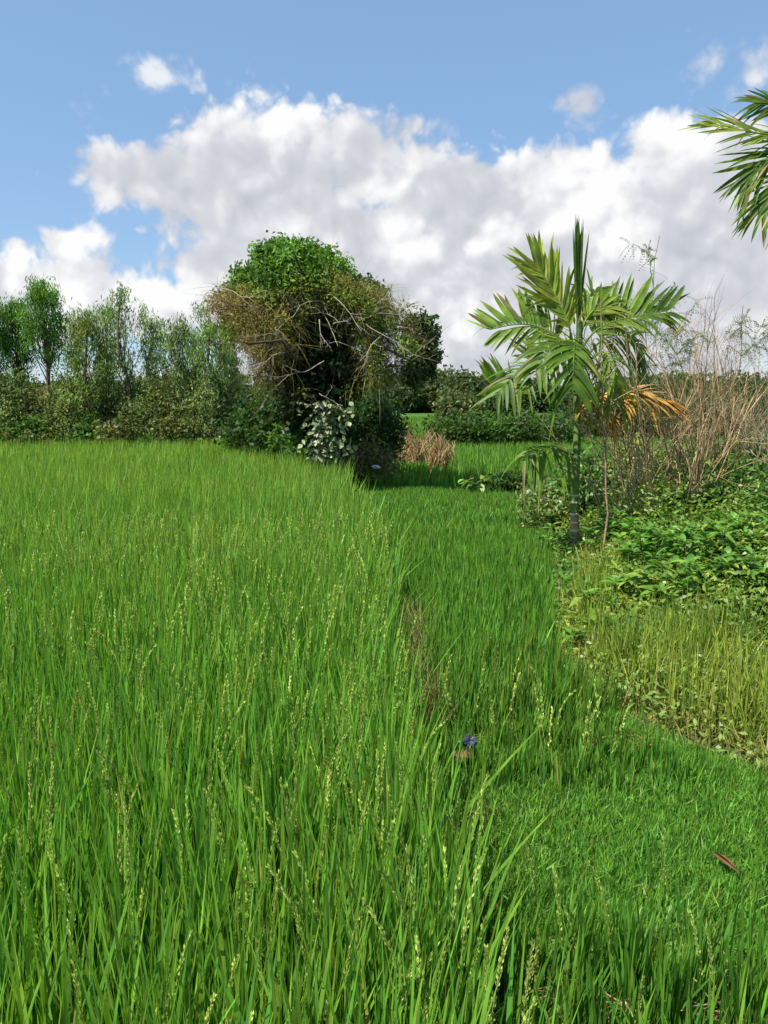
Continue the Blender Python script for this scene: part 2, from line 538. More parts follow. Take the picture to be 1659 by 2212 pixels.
def rowtree(px, top, hwpx, cbpx, cols, label, seed, dY=0.0, **kw):
    Yd = ROWY + dY
    b = at(px, 900, Yd); b[2] = 0
    t = at(px, top, Yd)[2] * .94
    cols = [tuple(1.42 * np.array(q)) for q in cols]
    cbz = at(px, cbpx + (45 if px > 150 else 15), Yd)[2]
    hw = .82 * hwpx * K / FOC * Yd
    return gum_tree(b, t, hw, cbz / t, cols, label, seed, **kw)


rowtree(-14, 628, 40, 800, G_MID, 'dark leafy slender tree cut by the left edge of the photo', 101, 0, dens=1.3)
rowtree(46, 632, 34, 770, G_MID, 'bushy slender tree just left of the tallest leafy tree in the row', 102, .6, dens=1.3)
rowtree(104, 594, 40, 740, G_MID + G_BRIGHT[:1], 'tallest dense green slender tree in the left row with bare lower trunk', 103, -.4, dens=1.6)
rowtree(168, 664, 22, 740, G_GREY, 'pale wispy slender tree between two fuller trees near the left', 104, 1.2, airy=.6, dens=.7)
rowtree(198, 676, 36, 830, G_OLIVE[:2] + G_MID, 'lighter olive slender tree with low hanging crown right of the pale wispy one', 105, -.6, dens=1.2)
rowtree(234, 650, 26, 780, G_GREY + G_MID[:1], 'thin grey green tree touching the tall airy conical tree', 106, .8, airy=.7, dens=.9)
rowtree(272, 603, 46, 790, G_GREY + G_DARK[:1], 'tall airy conical tree with sky showing through its tiers', 107, -.2, airy=.8, dens=.75)
rowtree(332, 672, 24, 790, G_GREY, 'slim drooping tree just right of the tall airy conical tree', 108, .7, airy=.7, dens=.9)
rowtree(386, 684, 40, 800, G_GREY + G_DARK[:1], 'round topped grey green tree in the middle of the lower right run of the row', 109, 0, dens=1.0)
rowtree(426, 704, 22, 800, G_GREY, 'small thin tree squeezed between the round topped and the columnar trees', 110, .9, airy=.7, dens=.9)
rowtree(462, 676, 34, 860, G_GREY + G_DARK[1:2], 'columnar weeping tree at the right end of the row beside the vine tree', 111, -.5, dens=1.4)
rowtree(500, 740, 22, 880, G_OLIVE[:2] + G_GREY, 'low weeping olive tree half hidden behind the vine tree on its left', 112, .6, dens=1.0)

ORD = ['first', 'second', 'third', 'fourth', 'fifth', 'sixth', 'seventh', 'eighth', 'ninth', 'tenth', 'eleventh', 'twelfth', 'thirteenth', 'fourteenth', 'fifteenth', 'sixteenth', 'seventeenth', 'eighteenth']
xs = np.linspace(-15, 505, 16) + np.random.default_rng(5).normal(size=16) * 8
tps = [790, 800, 785, 810, 805, 800, 825, 830, 820, 835, 825, 815, 830, 810, 815, 840]
for j, (px, tp) in enumerate(zip(xs, tps)):
    Yd = ROWY + [.3, -.3, .5, 0][j % 4]
    b = at(px, 900, Yd); b[2] = 0
    h = at(px, tp, Yd)[2]
    cols = [G_OLIVE, G_OLIVE + G_GREY[:1], G_GREY + G_OLIVE[:2], G_OLIVE + BROWN[:1]][j % 4]
    cols = [tuple(1.15 * np.array(q) * np.array([.88, 1.08, .95])) for q in cols]
    shrub(b, .75, h * .93, cols, 'hedge_shrub', '%s tall olive shrub from the left under the slender trees' % ORD[j], 'shrub', 200 + j, 'tall shrubs under the slender trees', L=.13, W=.05, ncl=95, nl=36, spread=.16, dirz=-.5)
xs = np.linspace(0, 640, 15) + np.random.default_rng(6).normal(size=15) * 10
for j, px in enumerate(xs):
    Yd = 25.1 + .2 * math.sin(j * 2.3)
    b = at(px, 900, Yd); b[2] = 0
    h = 1.05 + .4 * math.sin(j * 1.7) + (.1 if px > 480 else 0)
    shrub(b, .6, h, [G_MID + G_OLIVE[:2], G_MID, G_OLIVE + G_MID[:1]][j % 3], 'field_edge_bush', '%s low green bush from the left along the back edge of the big paddy' % ORD[j], 'bush', 240 + j, 'low bushes along the back of the paddy', L=.14, W=.08, ncl=45, nl=30, spread=.13)

# ------------------------------------------------------------------ the big vine covered tree
TY = 16.5


def T(px, py, dy=0.0):
    return at(px, py, TY + dy)


PXM = K / FOC * TY   # metres per photo pixel there
base = T(705, 985); base[2] = 0.0
root = empty('vine_tree', base)
tag(root, 'big broad tree smothered in brown and olive vines with a bright green top', 'tree')
rng = np.random.default_rng(31)
tb = MB()
bark = (.10, .08, .055)
tr = curve(base, T(690, 700), 8, .04, 0, rng)
tube(tb, tr, .32, .16, 9, bark)
tips = [(640, 560), (560, 600), (600, 545), (700, 580), (740, 610), (500, 660), (470, 645), (560, 700), (620, 640), (800, 660), (860, 680), (900, 720), (920, 760), (830, 740), (880, 790), (760, 620), (520, 740), (590, 790), (540, 600), (680, 560)]
for (a, b_) in tips:
    k = int(rng.integers(4, 8))
    tube(tb, curve(tr[k], T(a, b_, rng.normal() * .9), 7, .16, .06, rng), .07, .012, 6, bark)
tb.obj('trunk', M_BARK, root, base)


HOLLOW = T(702, 768, -.85)


CARVE = [True]


def keep(P):
    """leave the open hollow between the hanging vines free"""
    if not CARVE[0]: return P
    d = np.linalg.norm((P - HOLLOW) / np.array([.60, 1.0, .98]), axis=1)
    return P[(d > .85 + .25 * rng.random(len(P))) | (P[:, 1] > TY + .25)]


def lobe(mb, cx, cy, rx, ry, n, cols, dy=0.0, depth=None, L=.12, W=.055, ncl=None, spread=.12, dirz=0.0, shell=.5, rng=rng, jit=.2):
    c = T(cx, cy, dy); a = rx * PXM; b = ry * PXM; dp = depth or a
    ncl = ncl or max(6, int(n / 45))
    u = nrm(rng.normal(size=(ncl, 3))) * (shell + (1 - shell) * rng.random((ncl, 1)))
    CC = c + u * np.array([a, dp, b])
    per = max(4, n // ncl)
    for q in CC:
        m = int(per * (.5 + rng.random()))
        P = q + np.clip(rng.normal(size=(m, 3)), -1.7, 1.7) * spread
        P = keep(P); m = len(P)
        if m == 0: continue
        D = nrm(rng.normal(size=(m, 3))) + np.array([0, 0, dirz])
        leaves(mb, P, D, L * (.6 + .8 * rng.random(m)), W * (.6 + .8 * rng.random(m)), mixc(cols, m, .2, rng) * np.exp(rng.normal() * jit), rng)


cb = MB()
GT = [(.10, .24, .03), (.085, .20, .028), (.13, .27, .04)]
for spec in [(622, 590, 70, 44, 4200), (508, 616, 16, 9, 200), (565, 556, 15, 11, 260), (738, 578, 18, 13, 260), (606, 532, 15, 8, 240), (705, 553, 15, 10, 240), (650, 540, 20, 10, 260), (752, 600, 16, 12, 220), (690, 640, 40, 26, 900), (585, 558, 30, 28, 1500), (610, 545, 26, 16, 800), (690, 590, 46, 38, 2600), (540, 598, 30, 18, 1000), (535, 632, 34, 16, 800), (730, 618, 30, 28, 1000), (670, 556, 44, 20, 1200), (500, 640, 20, 16, 250), (580, 625, 40, 30, 500)]:
    lobe(cb, *spec, GT, dy=rng.normal() * .4 + .2, L=.10, W=.05, spread=.12, ncl=int(spec[4] / 75) + 2, shell=.3, jit=.3)
for spec in [(525, 715, 40, 40, 700), (500, 700, 28, 30, 400)]:
    lobe(cb, *spec, G_MID + GT[:1], dy=1.2, L=.14, W=.06)
for spec in [(915, 735, 26, 45, 1300), (900, 700, 20, 22, 500), (925, 780, 20, 35, 700), (880, 800, 40, 20, 500), (780, 625, 22, 18, 350), (815, 640, 22, 18, 350)]:
    lobe(cb, *spec, G_DARK + G_MID[:1], dy=.4, L=.13, W=.07)
cb.obj('crown', M_LEAF, root, base)

# vine curtain: tangled strings and small brown-olive leaves
vb = MB()
VO = [(.24, .25, .055), (.29, .28, .07), (.17, .19, .04), (.30, .26, .07)]
VB = [(.26, .185, .06), (.31, .225, .08), (.19, .13, .045), (.30, .26, .08)]
VG = [(.24, .21, .10), (.30, .26, .15), (.19, .18, .07)]
vine_lobes = [
    (520, 660, 66, 36, VB, -.3), (485, 650, 30, 26, VB, -.2), (560, 690, 60, 40, VB + VO, -.5), (610, 720, 70, 60, VB + VO, -.6),
    (590, 765, 46, 32, VB + VO[:1], -.4), (590, 790, 50, 28, VB + VG, -.3), (630, 655, 65, 40, VO, -.5), (700, 632, 60, 32, VO, -.4), (750, 650, 45, 38, VO, -.5), (590, 740, 70, 50, VB, -.3),
    (785, 700, 34, 55, VO, -.4), (800, 690, 60, 60, VO + VG, -.2), (850, 710, 50, 55, VG + VO[:1], -.1), (880, 750, 45, 45, VG, 0), (830, 770, 55, 45, VG + VO, -.2), (800, 780, 30, 50, VO, -.4), (800, 650, 50, 30, VG + VO, 0), (870, 670, 22, 25, VO, 0), (690, 610, 45, 30, VO + GT[:1], -.1), (640, 620, 60, 30, VO + GT[:1], 0),
    (800, 815, 55, 26, VO + G_MID[:1], -.1), (620, 825, 45, 26, VO + VB[:1], -.1), (590, 815, 36, 22, VO + G_MID[:1], .1), (850, 790, 50, 30, VG + G_MID[:1], .1), (590, 650, 50, 22, VO + G_MID, -.45), (760, 640, 50, 24, VO + G_MID, -.45),
    (658, 848, 18, 16, VB[:2] + VO, -.6), (742, 835, 18, 14, VB[:2] + VO, -.6),
]
for (cx, cy, rx, ry, cols, dy) in vine_lobes:
    ar = int(rx * ry * (.36 if cx > 815 else .9))
    lobe(vb, cx, cy, rx, ry, int(ar * .7), cols, dy=dy, depth=rx * PXM * .75, L=.07, W=.026, ncl=max(8, ar // 60), spread=.1, dirz=-.35, shell=.6)
    n = int(ar * .2)
    c = T(cx, cy, dy)
    u = nrm(rng.normal(size=(n, 3))) * (.6 + .45 * rng.random((n, 1)))
    P = keep(c + u * np.array([rx * PXM, rx * PXM * .75, ry * PXM])); n = len(P); u = nrm(P - c)
    D = rng.normal(size=(n, 3)) + u * .6
    ribbons(vb, P, D, .2 + .45 * rng.random(n), .009, rng.normal(size=(n, 3)), .35, 4, p_blade, mixc(cols + [(.26, .21, .13)], n, .25, rng), bend=rng.normal(size=(n, 3)) * .35)
vb.obj('vines', M_DRYLEAF, root, base)
fb = MB()
for spec in [(600, 645, 52, 30, 900), (690, 632, 52, 30, 1100), (742, 652, 30, 24, 600), (640, 690, 42, 22, 450), (560, 640, 30, 18, 350), (785, 680, 26, 26, 380), (830, 700, 34, 28, 320), (875, 752, 32, 34, 360), (600, 740, 36, 26, 260), (800, 770, 26, 30, 300), (660, 605, 60, 20, 900)]:
    lobe(fb, *spec, [(.15, .24, .035), (.12, .21, .03), (.19, .25, .05)], dy=-.55, depth=.5, L=.09, W=.045, spread=.1, ncl=int(spec[4] / 30), shell=.2, jit=.3)
fb.obj('foliage', M_LEAF, root, base)

# near-black leaves round stem and hollow, their colour standing in for deep shade
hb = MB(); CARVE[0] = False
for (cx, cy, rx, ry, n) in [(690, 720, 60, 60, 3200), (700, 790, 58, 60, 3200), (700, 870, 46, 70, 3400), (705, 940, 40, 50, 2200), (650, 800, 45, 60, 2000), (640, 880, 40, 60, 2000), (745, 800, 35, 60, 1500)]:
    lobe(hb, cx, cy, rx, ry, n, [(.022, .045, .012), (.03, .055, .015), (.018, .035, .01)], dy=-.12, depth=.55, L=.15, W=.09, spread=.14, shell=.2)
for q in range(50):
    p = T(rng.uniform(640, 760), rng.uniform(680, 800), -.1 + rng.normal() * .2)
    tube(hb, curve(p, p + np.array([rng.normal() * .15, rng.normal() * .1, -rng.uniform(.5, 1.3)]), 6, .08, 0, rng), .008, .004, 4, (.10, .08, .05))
hb.obj('shade_creeper', M_LEAF, root, base)


def twig(mb, p0, p1, r, depth, col, rng, n=3):
    pts = curve(p0, p1, 6, .09, .02, rng)
    tube(mb, pts, r, r * .35, 5, col)
    if depth > 0:
        L = np.linalg.norm(np.asarray(p1) - np.asarray(p0))
        for q in range(n):
            k = int(rng.integers(2, 6)); d = nrm(pts[k] - pts[k - 1]) + rng.normal(size=3) * .6
            twig(mb, pts[k], pts[k] + nrm(d) * L * rng.uniform(.3, .55), r * .5, depth - 1, col, rng, n)


db = [((690, 650), (560, 745)), ((470, 622), (575, 662)), ((700, 680), (740, 770)), ((760, 700), (700, 640)), ((735, 700), (640, 650)), ((720, 640), (800, 740)), ((610, 760), (490, 812)),
      ((650, 780), (470, 800)), ((700, 780), (600, 820)), ((770, 740), (860, 700)), ((790, 700), (930, 790)), ((800, 730), (900, 830)), ((810, 660), (850, 620)), ((760, 650), (690, 700)),
      ((830, 720), (760, 800)), ((720, 870), (760, 830)), ((690, 690), (705, 760)), ((780, 760), (870, 815)), ((840, 650), (848, 605)), ((600, 700), (480, 690)), ((720, 700), (760, 690)), ((840, 740), (920, 760)), ((690, 850), (740, 880)), ((650, 700), (720, 670))]
for (a, b_) in db[::2] + db[1:6:4]:
    sb = MB()
    twig(sb, T(*a, -.75 - .3 * rng.random()), T(*(np.array(a) * .25 + np.array(b_) * .75), -1.0 - .3 * rng.random()), .011, 2, (.36, .31, .23), rng, 3)
    sb.obj('bare_branch', M_BARK, root, base)

# pale big-leaved climber on the foot of the tree
cbase = T(708, 985, -.62); cbase[2] = 0
pl = empty('climbing_plant', cbase)
tag(pl, 'climber with large pale leaves covering the foot of the vine tree', 'climber')
sb = MB(); lb = MB()
for q in range(14):
    p = cbase + np.array([rng.normal() * .2, 0, 0]); e = T(rng.uniform(660, 745), rng.uniform(880, 940), -.6)
    tube(sb, curve(p, e, 7, .1, 0, rng), .012, .005, 4, (.1, .09, .05))
sb.obj('stem', M_BARK, pl, cbase)
n = 460
px = rng.normal(706, 22, n); py = 868 + 122 * rng.random(n); px = np.where(rng.random(n) < .14, px - 35 * rng.random(n), px)
P = np.array([T(a, b_, -.66 - .14 * rng.random()) for a, b_ in zip(px, py)])
D = rng.normal(size=(n, 3)) * np.array([.7, .3, .4]) + np.array([0, -.5, -.5])
S = np.cross(D, rng.normal(size=(n, 3)) * .5 + np.array([-.3, -.8, .8]))
cc = mixc([(.05, .10, .025), (.04, .08, .02), (.30, .35, .17), (.40, .44, .24)], n, .25, rng)
ribbons(lb, P, D, .10 + .06 * rng.random(n), .07 + .045 * rng.random(n), S, .1, 3, p_leaf, cc, fold=.12)
lb.obj('foliage', M_WEED, pl, cbase)

# bushes round the big tree
shrub(at(600, 940, 21) * [1, 1, 0], 1.3, 2.1, G_DARK, 'bush', 'large dark green bush left of the vine tree trunk', 'bush', 301, L=.16, W=.08, ncl=130, nl=45, spread=.18)
shrub(at(560, 940, 22) * [1, 1, 0], .9, 1.8, G_DARK + G_MID[:1], 'bush', 'dark bush at the gap between the tree row and the vine tree', 'bush', 302, L=.15, W=.08, ncl=80, nl=40, spread=.16)
shrub(at(640, 940, 19) * [1, 1, 0], .7, 1.35, G_MID, 'bush', 'low bright bush in front of the dark bush beside the vine tree', 'bush', 303, L=.15, W=.08, ncl=60, nl=34, spread=.14)
shrub(at(795, 960, 19.0) * [1, 1, 0], .75, 2.1, G_DARK, 'bush', 'dark rounded bush just right of the vine tree', 'bush', 304, L=.14, W=.07, ncl=110, nl=45, spread=.16)
shrub(at(790, 980, 17.6) * [1, 1, 0], .75, .95, G_OLIVE + BROWN[:2], 'bush', 'low brownish bush at the right foot of the vine tree', 'bush', 305, L=.10, W=.045, ncl=70, nl=34, spread=.12)
shrub(at(850, 940, 24) * [1, 1, 0], .8, 1.3, G_OLIVE + G_DARK, 'bush', 'small olive bush between the dark bush and the straw heaps', 'bush', 306, L=.12, W=.06, ncl=50, nl=34, spread=.14)

# ------------------------------------------------------------------ middle distance behind the right plot
def far_tree(px, top, halfpx, Yd, cols, name, label, seed, group=None, cat='tree', dens=1.0, L=None):
    rng = np.random.default_rng(seed)
    b = at(px, 900, Yd); b[2] = 0
    h = at(px, top, Yd)[2] * .76; hw = halfpx * K / FOC * Yd
    root = empty(name, b); tag(root, label, cat, group)
    tb = MB(); lb = MB()
    nl_ = 7
    cs = b + np.array([0, 0, h * .62]) + nrm(rng.normal(size=(nl_, 3))) * np.array([hw * .55, hw * .5, h * .22])
    branch_tree(tb, b, cs, b + np.array([0, 0, h * .7]), .05 + h * .018, (.11, .085, .06), rng)
    tb.obj('trunk', M_BARK, root, b)
    L = L or Yd * .0062
    for c in cs:
        u = nrm(rng.normal(size=(26, 3))) * (.5 + .5 * rng.random((26, 1)))
        for q in c + u * np.array([hw * .6, hw * .6, h * .28]):
            m = int(30 * dens)
            P = q + rng.normal(size=(m, 3)) * L * 1.1
            P[:, 2] = np.clip(P[:, 2], .1, None)
            leaves(lb, P, rng.normal(size=(m, 3)), L * (.7 + .6 * rng.random(m)), L * .5, mixc(cols, m, .2, rng) * np.exp(rng.normal() * .2), rng)
    lb.obj('crown', M_LEAF, root, b)
    return root


G_FAR = [(.075, .12, .038), (.10, .14, .045), (.06, .095, .032)]
far_tree(995, 838, 46, 60, G_OLIVE[:2] + G_FAR, 'round_tree', 'round olive tree standing behind the dark bushes left of the palm', 401)
far_tree(868, 818, 34, 150, G_FAR, 'round_tree', 'low olive tree above the far green field right of the vine tree', 402)
far_tree(915, 824, 30, 155, G_FAR + G_OLIVE[:1], 'round_tree', 'pale scrubby tree between the far field and the round olive tree', 403)
far_tree(1060, 842, 40, 60, G_DARK + G_FAR, 'round_tree', 'dark tree half hidden behind the left fronds of the palm', 404)
shrub(at(985, 940, 33) * [1, 1, 0], 1.3, 1.2, G_MID + G_DARK + G_OLIVE[:1], 'bush', 'dark bush on the bund just right of the straw heaps', 'bush', 411, L=.18, W=.09, ncl=100, nl=40, spread=.2)
shrub(at(1040, 940, 33) * [1, 1, 0], 1.4, 1.3, G_MID + G_DARK, 'bush', 'dark bush in the middle of the bund left of the palm', 'bush', 412, L=.18, W=.09, ncl=100, nl=40, spread=.2)
shrub(at(1095, 940, 33) * [1, 1, 0], 1.2, 1.25, G_MID + G_DARK + G_OLIVE[:1], 'bush', 'dark bush on the bund behind the drooping left fronds', 'bush', 413, L=.18, W=.09, ncl=90, nl=40, spread=.2)
shrub(at(1180, 940, 34) * [1, 1, 0], 1.6, 1.3, G_MID + G_DARK + G_FAR[:1], 'bush', 'dark bush on the bund seen through the palm crown', 'bush', 414, L=.18, W=.09, ncl=90, nl=40, spread=.22)

# hedge right of the palm, beyond the paddy
for j, px in enumerate([1290, 1345, 1400, 1455, 1510, 1565, 1620, 1675]):
    b = at(px, 930, 38 + .8 * math.sin(j * 2.1)) * [1, 1, 0]
    shrub(b, 1.7, 1.9 + .3 * math.sin(j * 1.9), [G_DARK + BROWN[:1], G_OLIVE[:1] + G_DARK, G_FAR + BROWN[2:3]][j % 3], 'hedge_shrub', '%s dark brownish hedge shrub right of the palm beyond the far paddy' % ORD[j], 'shrub', 420 + j, 'hedge behind the dead bushes', L=.22, W=.11, ncl=90, nl=38, spread=.24)

tops = [(845, 812, 30), (965, 792, 26), (1000, 800, 30), (1050, 806, 28), (1110, 815, 30), (1160, 820, 28), (1300, 822, 32), (1345, 826, 30), (1390, 820, 28), (1440, 828, 30), (1490, 826, 26), (1530, 822, 30), (1580, 815, 26), (1615, 806, 30), (1660, 812, 34), (60, 815, 40), (180, 820, 40), (300, 806, 40), (410, 806, 40), (500, 812, 40)]
for j, (px, tp, hp) in enumerate(tops):
    side = 'left row' if px < 600 else ('middle gap' if px < 1200 else 'right side')
    jj = j if px > 1200 else j
    idx = j if 600 < px < 1200 else (j - 6 if px > 1200 else j - 15)
    far_tree(px, tp, hp * 1.25, (150 if 600 < px < 1200 else 88) + 6 * math.sin(j * 2.7), G_FAR, 'distant_tree', '%s distant tree from the left on the horizon of the %s' % (ORD[idx], side), 'tree' and 440 + j, 'distant trees on the horizon', dens=.8)

# horizon wood, one mass
mb = MB(); rng = np.random.default_rng(8)
for q in range(1500):
    xx = rng.uniform(-190, 190); yy = 172 + 35 * rng.random(); hh = (5.0 + 3.2 * rng.random()) * (1 + .2 * math.sin(xx * .11))
    m = 34
    u = nrm(rng.normal(size=(m, 3))) * np.array([2.6, 2.2, hh * .5])
    P = np.array([xx, yy, hh * .5]) + u
    leaves(mb, P, rng.normal(size=(m, 3)), 1.5, 1.0, mixc(G_FAR, m, .2, rng) * np.exp(rng.normal() * .2), rng)
tag(mb.obj('woods', M_LEAF), 'continuous dark band of far woods along the horizon', 'woods', kind='stuff')

# straw heaps in the paddy right of the vine tree
for j, (px, py, w, h, lab) in enumerate([(885, 935, .5, 1.0, 'narrow brown straw heap on the left in the paddy beyond the narrow plot'), (932, 935, .75, 1.15, 'wide brown straw heap in the middle beyond the narrow plot'), (948, 968, .3, .95, 'small brown straw heap lowest and nearest in the paddy')]):
    Yd = [22, 22.5, 20.5][j]
    b = at(px, 900, Yd) * [1, 1, 0]
    top = at(px, [905, 903, 930][j], Yd)[2] * 1.1
    b[2] = 0
    r_ = np.random.default_rng(500 + j); mb = MB(); n = 700
    a = r_.random(n) * 6.28; rr = w * np.sqrt(r_.random(n))
    P = b + np.stack([np.cos(a) * rr, np.sin(a) * rr, r_.random(n) * top * .7 * (1 - .5 * (rr / w))], 1)
    D = np.stack([-np.cos(a) * .35, -np.sin(a) * .35, np.ones(n)], 1) + r_.normal(size=(n, 3)) * .3
    ribbons(mb, P, D, .25 + .3 * r_.random(n), .035, r_.normal(size=(n, 3)), .25, 3, p_blade, mixc([(.34, .24, .11), (.42, .31, .16), (.22, .15, .07)], n, .25, r_))
    o = mb.obj('straw_heap', M_DRYLEAF, None, b); tag(o, lab, 'straw heap', 'straw heaps in the paddy')

# ------------------------------------------------------------------ areca palm
PY = 8.45
pb = on(1240, 1200, 0.0); pb = at(1240, 1200, PY); pb[2] = float(gz(pb[0], PY)) - .02


def F(px, py, dy=0.0):
    return at(px, py, PY + dy)


def spline(pts, n=14):
    pts = np.asarray(pts, float); t = np.linspace(0, len(pts) - 1, n)
    out = np.zeros((n, 3))
    for i, tt in enumerate(t):
        k = min(int(tt), len(pts) - 2); f = tt - k
        p0 = pts[max(k - 1, 0)]; p1 = pts[k]; p2 = pts[k + 1]; p3 = pts[min(k + 2, len(pts) - 1)]
        out[i] = .5 * ((2 * p1) + (-p0 + p2) * f + (2 * p0 - 5 * p1 + 4 * p2 - p3) * f * f + (-p0 + 3 * p1 - 3 * p2 + p3) * f ** 3)
    return out


def frond(root, origin, pts, facing, nleaf, L0, cols, hang=.25, W=.05, spread=1.0, fwd=.9, start=.15, lift=0.0, seed=0, name='frond', mat=None, label=None, tipcol=None, one=0):
    """pinnate palm leaf: midrib along pts, leaflets to both sides in the plane whose normal is `facing`"""
    rng = np.random.default_rng(seed)
    P = spline(pts, 16); mb = MB(); nleaf = int(nleaf * 1.25); W = W * 1.12
    cols = np.asarray(cols, float)
    tube(mb, P, .014, .004, 5, cols.mean(0) * np.array([1.3, 1.15, .9]))
    t = np.linspace(start, 1, nleaf)
    ii = t * 15; k = np.minimum(ii.astype(int), 14); f = (ii - k)[:, None]
    Q = P[k] * (1 - f) + P[k + 1] * f
    tg = nrm(P[k + 1] - P[k])
    n = nrm(np.asarray(facing, float)[None] - tg * np.sum(tg * np.asarray(facing), 1, keepdims=True))
    sd = nrm(np.cross(tg, n))
    for sgn in ([1, -1] if one == 0 else [one]):
        jit = rng.normal(size=(nleaf, 3)) * (.07 + .2 * min(hang, .6))
        tt = ((t - start) / (1 - start))
        fw = fwd * (.75 + .8 * tt ** 2)
        D = nrm(sd * sgn * spread + tg * fw[:, None] + n * lift + jit)
        L = L0 * (.62 + .5 * np.sin(PI * np.clip(tt * .8 + .12, 0, 1))) * (1 + rng.normal(size=nleaf) * .07)
        side = np.cross(D, n) + rng.normal(size=(nleaf, 3)) * .28
        c = mixc(cols, nleaf, .12, rng)
        hg = hang * (.3 + 1.3 * rng.random(nleaf))
        brk = rng.random(nleaf) < .14
        hg = np.where(brk, hg + .5 + .4 * rng.random(nleaf), hg); L = np.where(brk, L * .85, L)
        tipc = c * (np.asarray(tipcol) if tipcol is not None else np.array([1.15, 1.05, .9]))
        bt = rng.random(nleaf) < .09
        tipc[bt] = np.array([.30, .22, .08]) * np.exp(rng.normal() * .2)
        ribbons(mb, Q, D, L, W * (.6 + .7 * rng.random(nleaf)), side, hg, 6, p_long, c, tipc, fold=.28, bend=rng.normal(size=(nleaf, 3)) * .07)
    o = mb.obj(name, mat or M_PALM, root, origin)
    if label: o['label'] = label
    return o


palm = empty('areca_palm', pb)
tag(palm, 'young areca palm with ringed trunk, broken green fronds and one dry golden frond', 'palm')
# trunk with rings
zt = F(1243, 850)[2]
zs = np.linspace(pb[2], zt, 60)
bx = np.interp(zs, [pb[2], zt], [pb[0], F(1247, 850)[0]]) + .008 * np.sin(zs * 5)
hgt = (zs - pb[2])
rr = .056 - .009 * sst(.0, .5, hgt) + .03 * np.exp(-hgt / .07) - .008 * sst(.8, 1.6, hgt)
zr = [F(1240, p)[2] for p in (1070, 1085, 1110, 1128, 1145, 1160, 1176)]
zbrown = F(1240, 1108)[2]
colT = np.zeros((60, 3))
for i, z in enumerate(zs):
    c = np.array([.11, .18, .035]) if z > zbrown else np.array([.33, .21, .115])
    if z < zbrown - .35: c = np.array([.28, .19, .11])
    colT[i] = c
tb = MB()
tube(tb, np.stack([bx, np.full(60, PY), zs], 1), 0, 0, 16, colT, rad_list=rr)
tb.obj('trunk', M_TRUNK, palm, pb)
for z in zr:
    rbm = MB(); k = np.interp(z, zs, np.arange(60)); r_ = np.interp(z, zs, rr); xx = np.interp(z, zs, bx)
    tube(rbm, [[xx, PY, z - .012], [xx, PY, z - .009], [xx, PY, z + .009], [xx, PY, z + .012]], 0, 0, 16, (.55, .47, .34), rad_list=[r_ - .002, r_ + .003, r_ + .003, r_ - .002])
    rbm.obj('ring_scar', M_TRUNK, palm, pb)
sb = MB()
zc = np.linspace(zt - .01, F(1250, 700)[2], 14)
tube(sb, np.stack([np.interp(zc, [zc[0], zc[-1]], [bx[-1], F(1252, 700)[0]]), np.full(14, PY), zc], 1), 0, 0, 14, (.045, .10, .022), rad_list=np.interp(zc, [zc[0], zc[0] + .25, zc[-1]], [.05, .07, .026]))
sb.obj('crownshaft', M_TRUNK, palm, pb)

PG = [(.085, .18, .014), (.13, .235, .02), (.05, .12, .012)]
PB = [(.14, .25, .028), (.18, .28, .035), (.11, .21, .025)]
PYL = [(.28, .36, .045), (.32, .38, .06), (.22, .32, .04)]
GOLD = [(.52, .30, .05), (.58, .38, .08), (.42, .22, .05), (.48, .33, .14)]
CAMF = np.array([-.05, -1, .15])
# unopened spear of upright leaflets
spear = MB(); r_ = np.random.default_rng(71); n = 22
P = np.array([F(1250 + r_.normal() * 2.5, 705 - 150 * r_.random() ** 1.4, r_.normal() * .02) for _ in range(n)])
D = np.stack([r_.choice([-.075, -.015, .08], n) + r_.normal(size=n) * .014, r_.normal(size=n) * .03, np.ones(n)], 1)
ends = np.array([F(1252, 462 + 50 * r_.random() ** 2)[2] for _ in range(n)])
ribbons(spear, P, D, (ends - P[:, 2]), .036, np.stack([np.ones(n), r_.normal(size=n) * .5, np.zeros(n)], 1), 0, 5, p_long, mixc(PG + PB[:1], n, .12, r_), fold=.35)
tube(spear, [F(1250, 760), F(1250, 690), F(1251, 600), F(1252, 530)], .03, .01, 6, (.06, .13, .02))
spear.obj('spear_leaf', M_PALM, palm, pb)

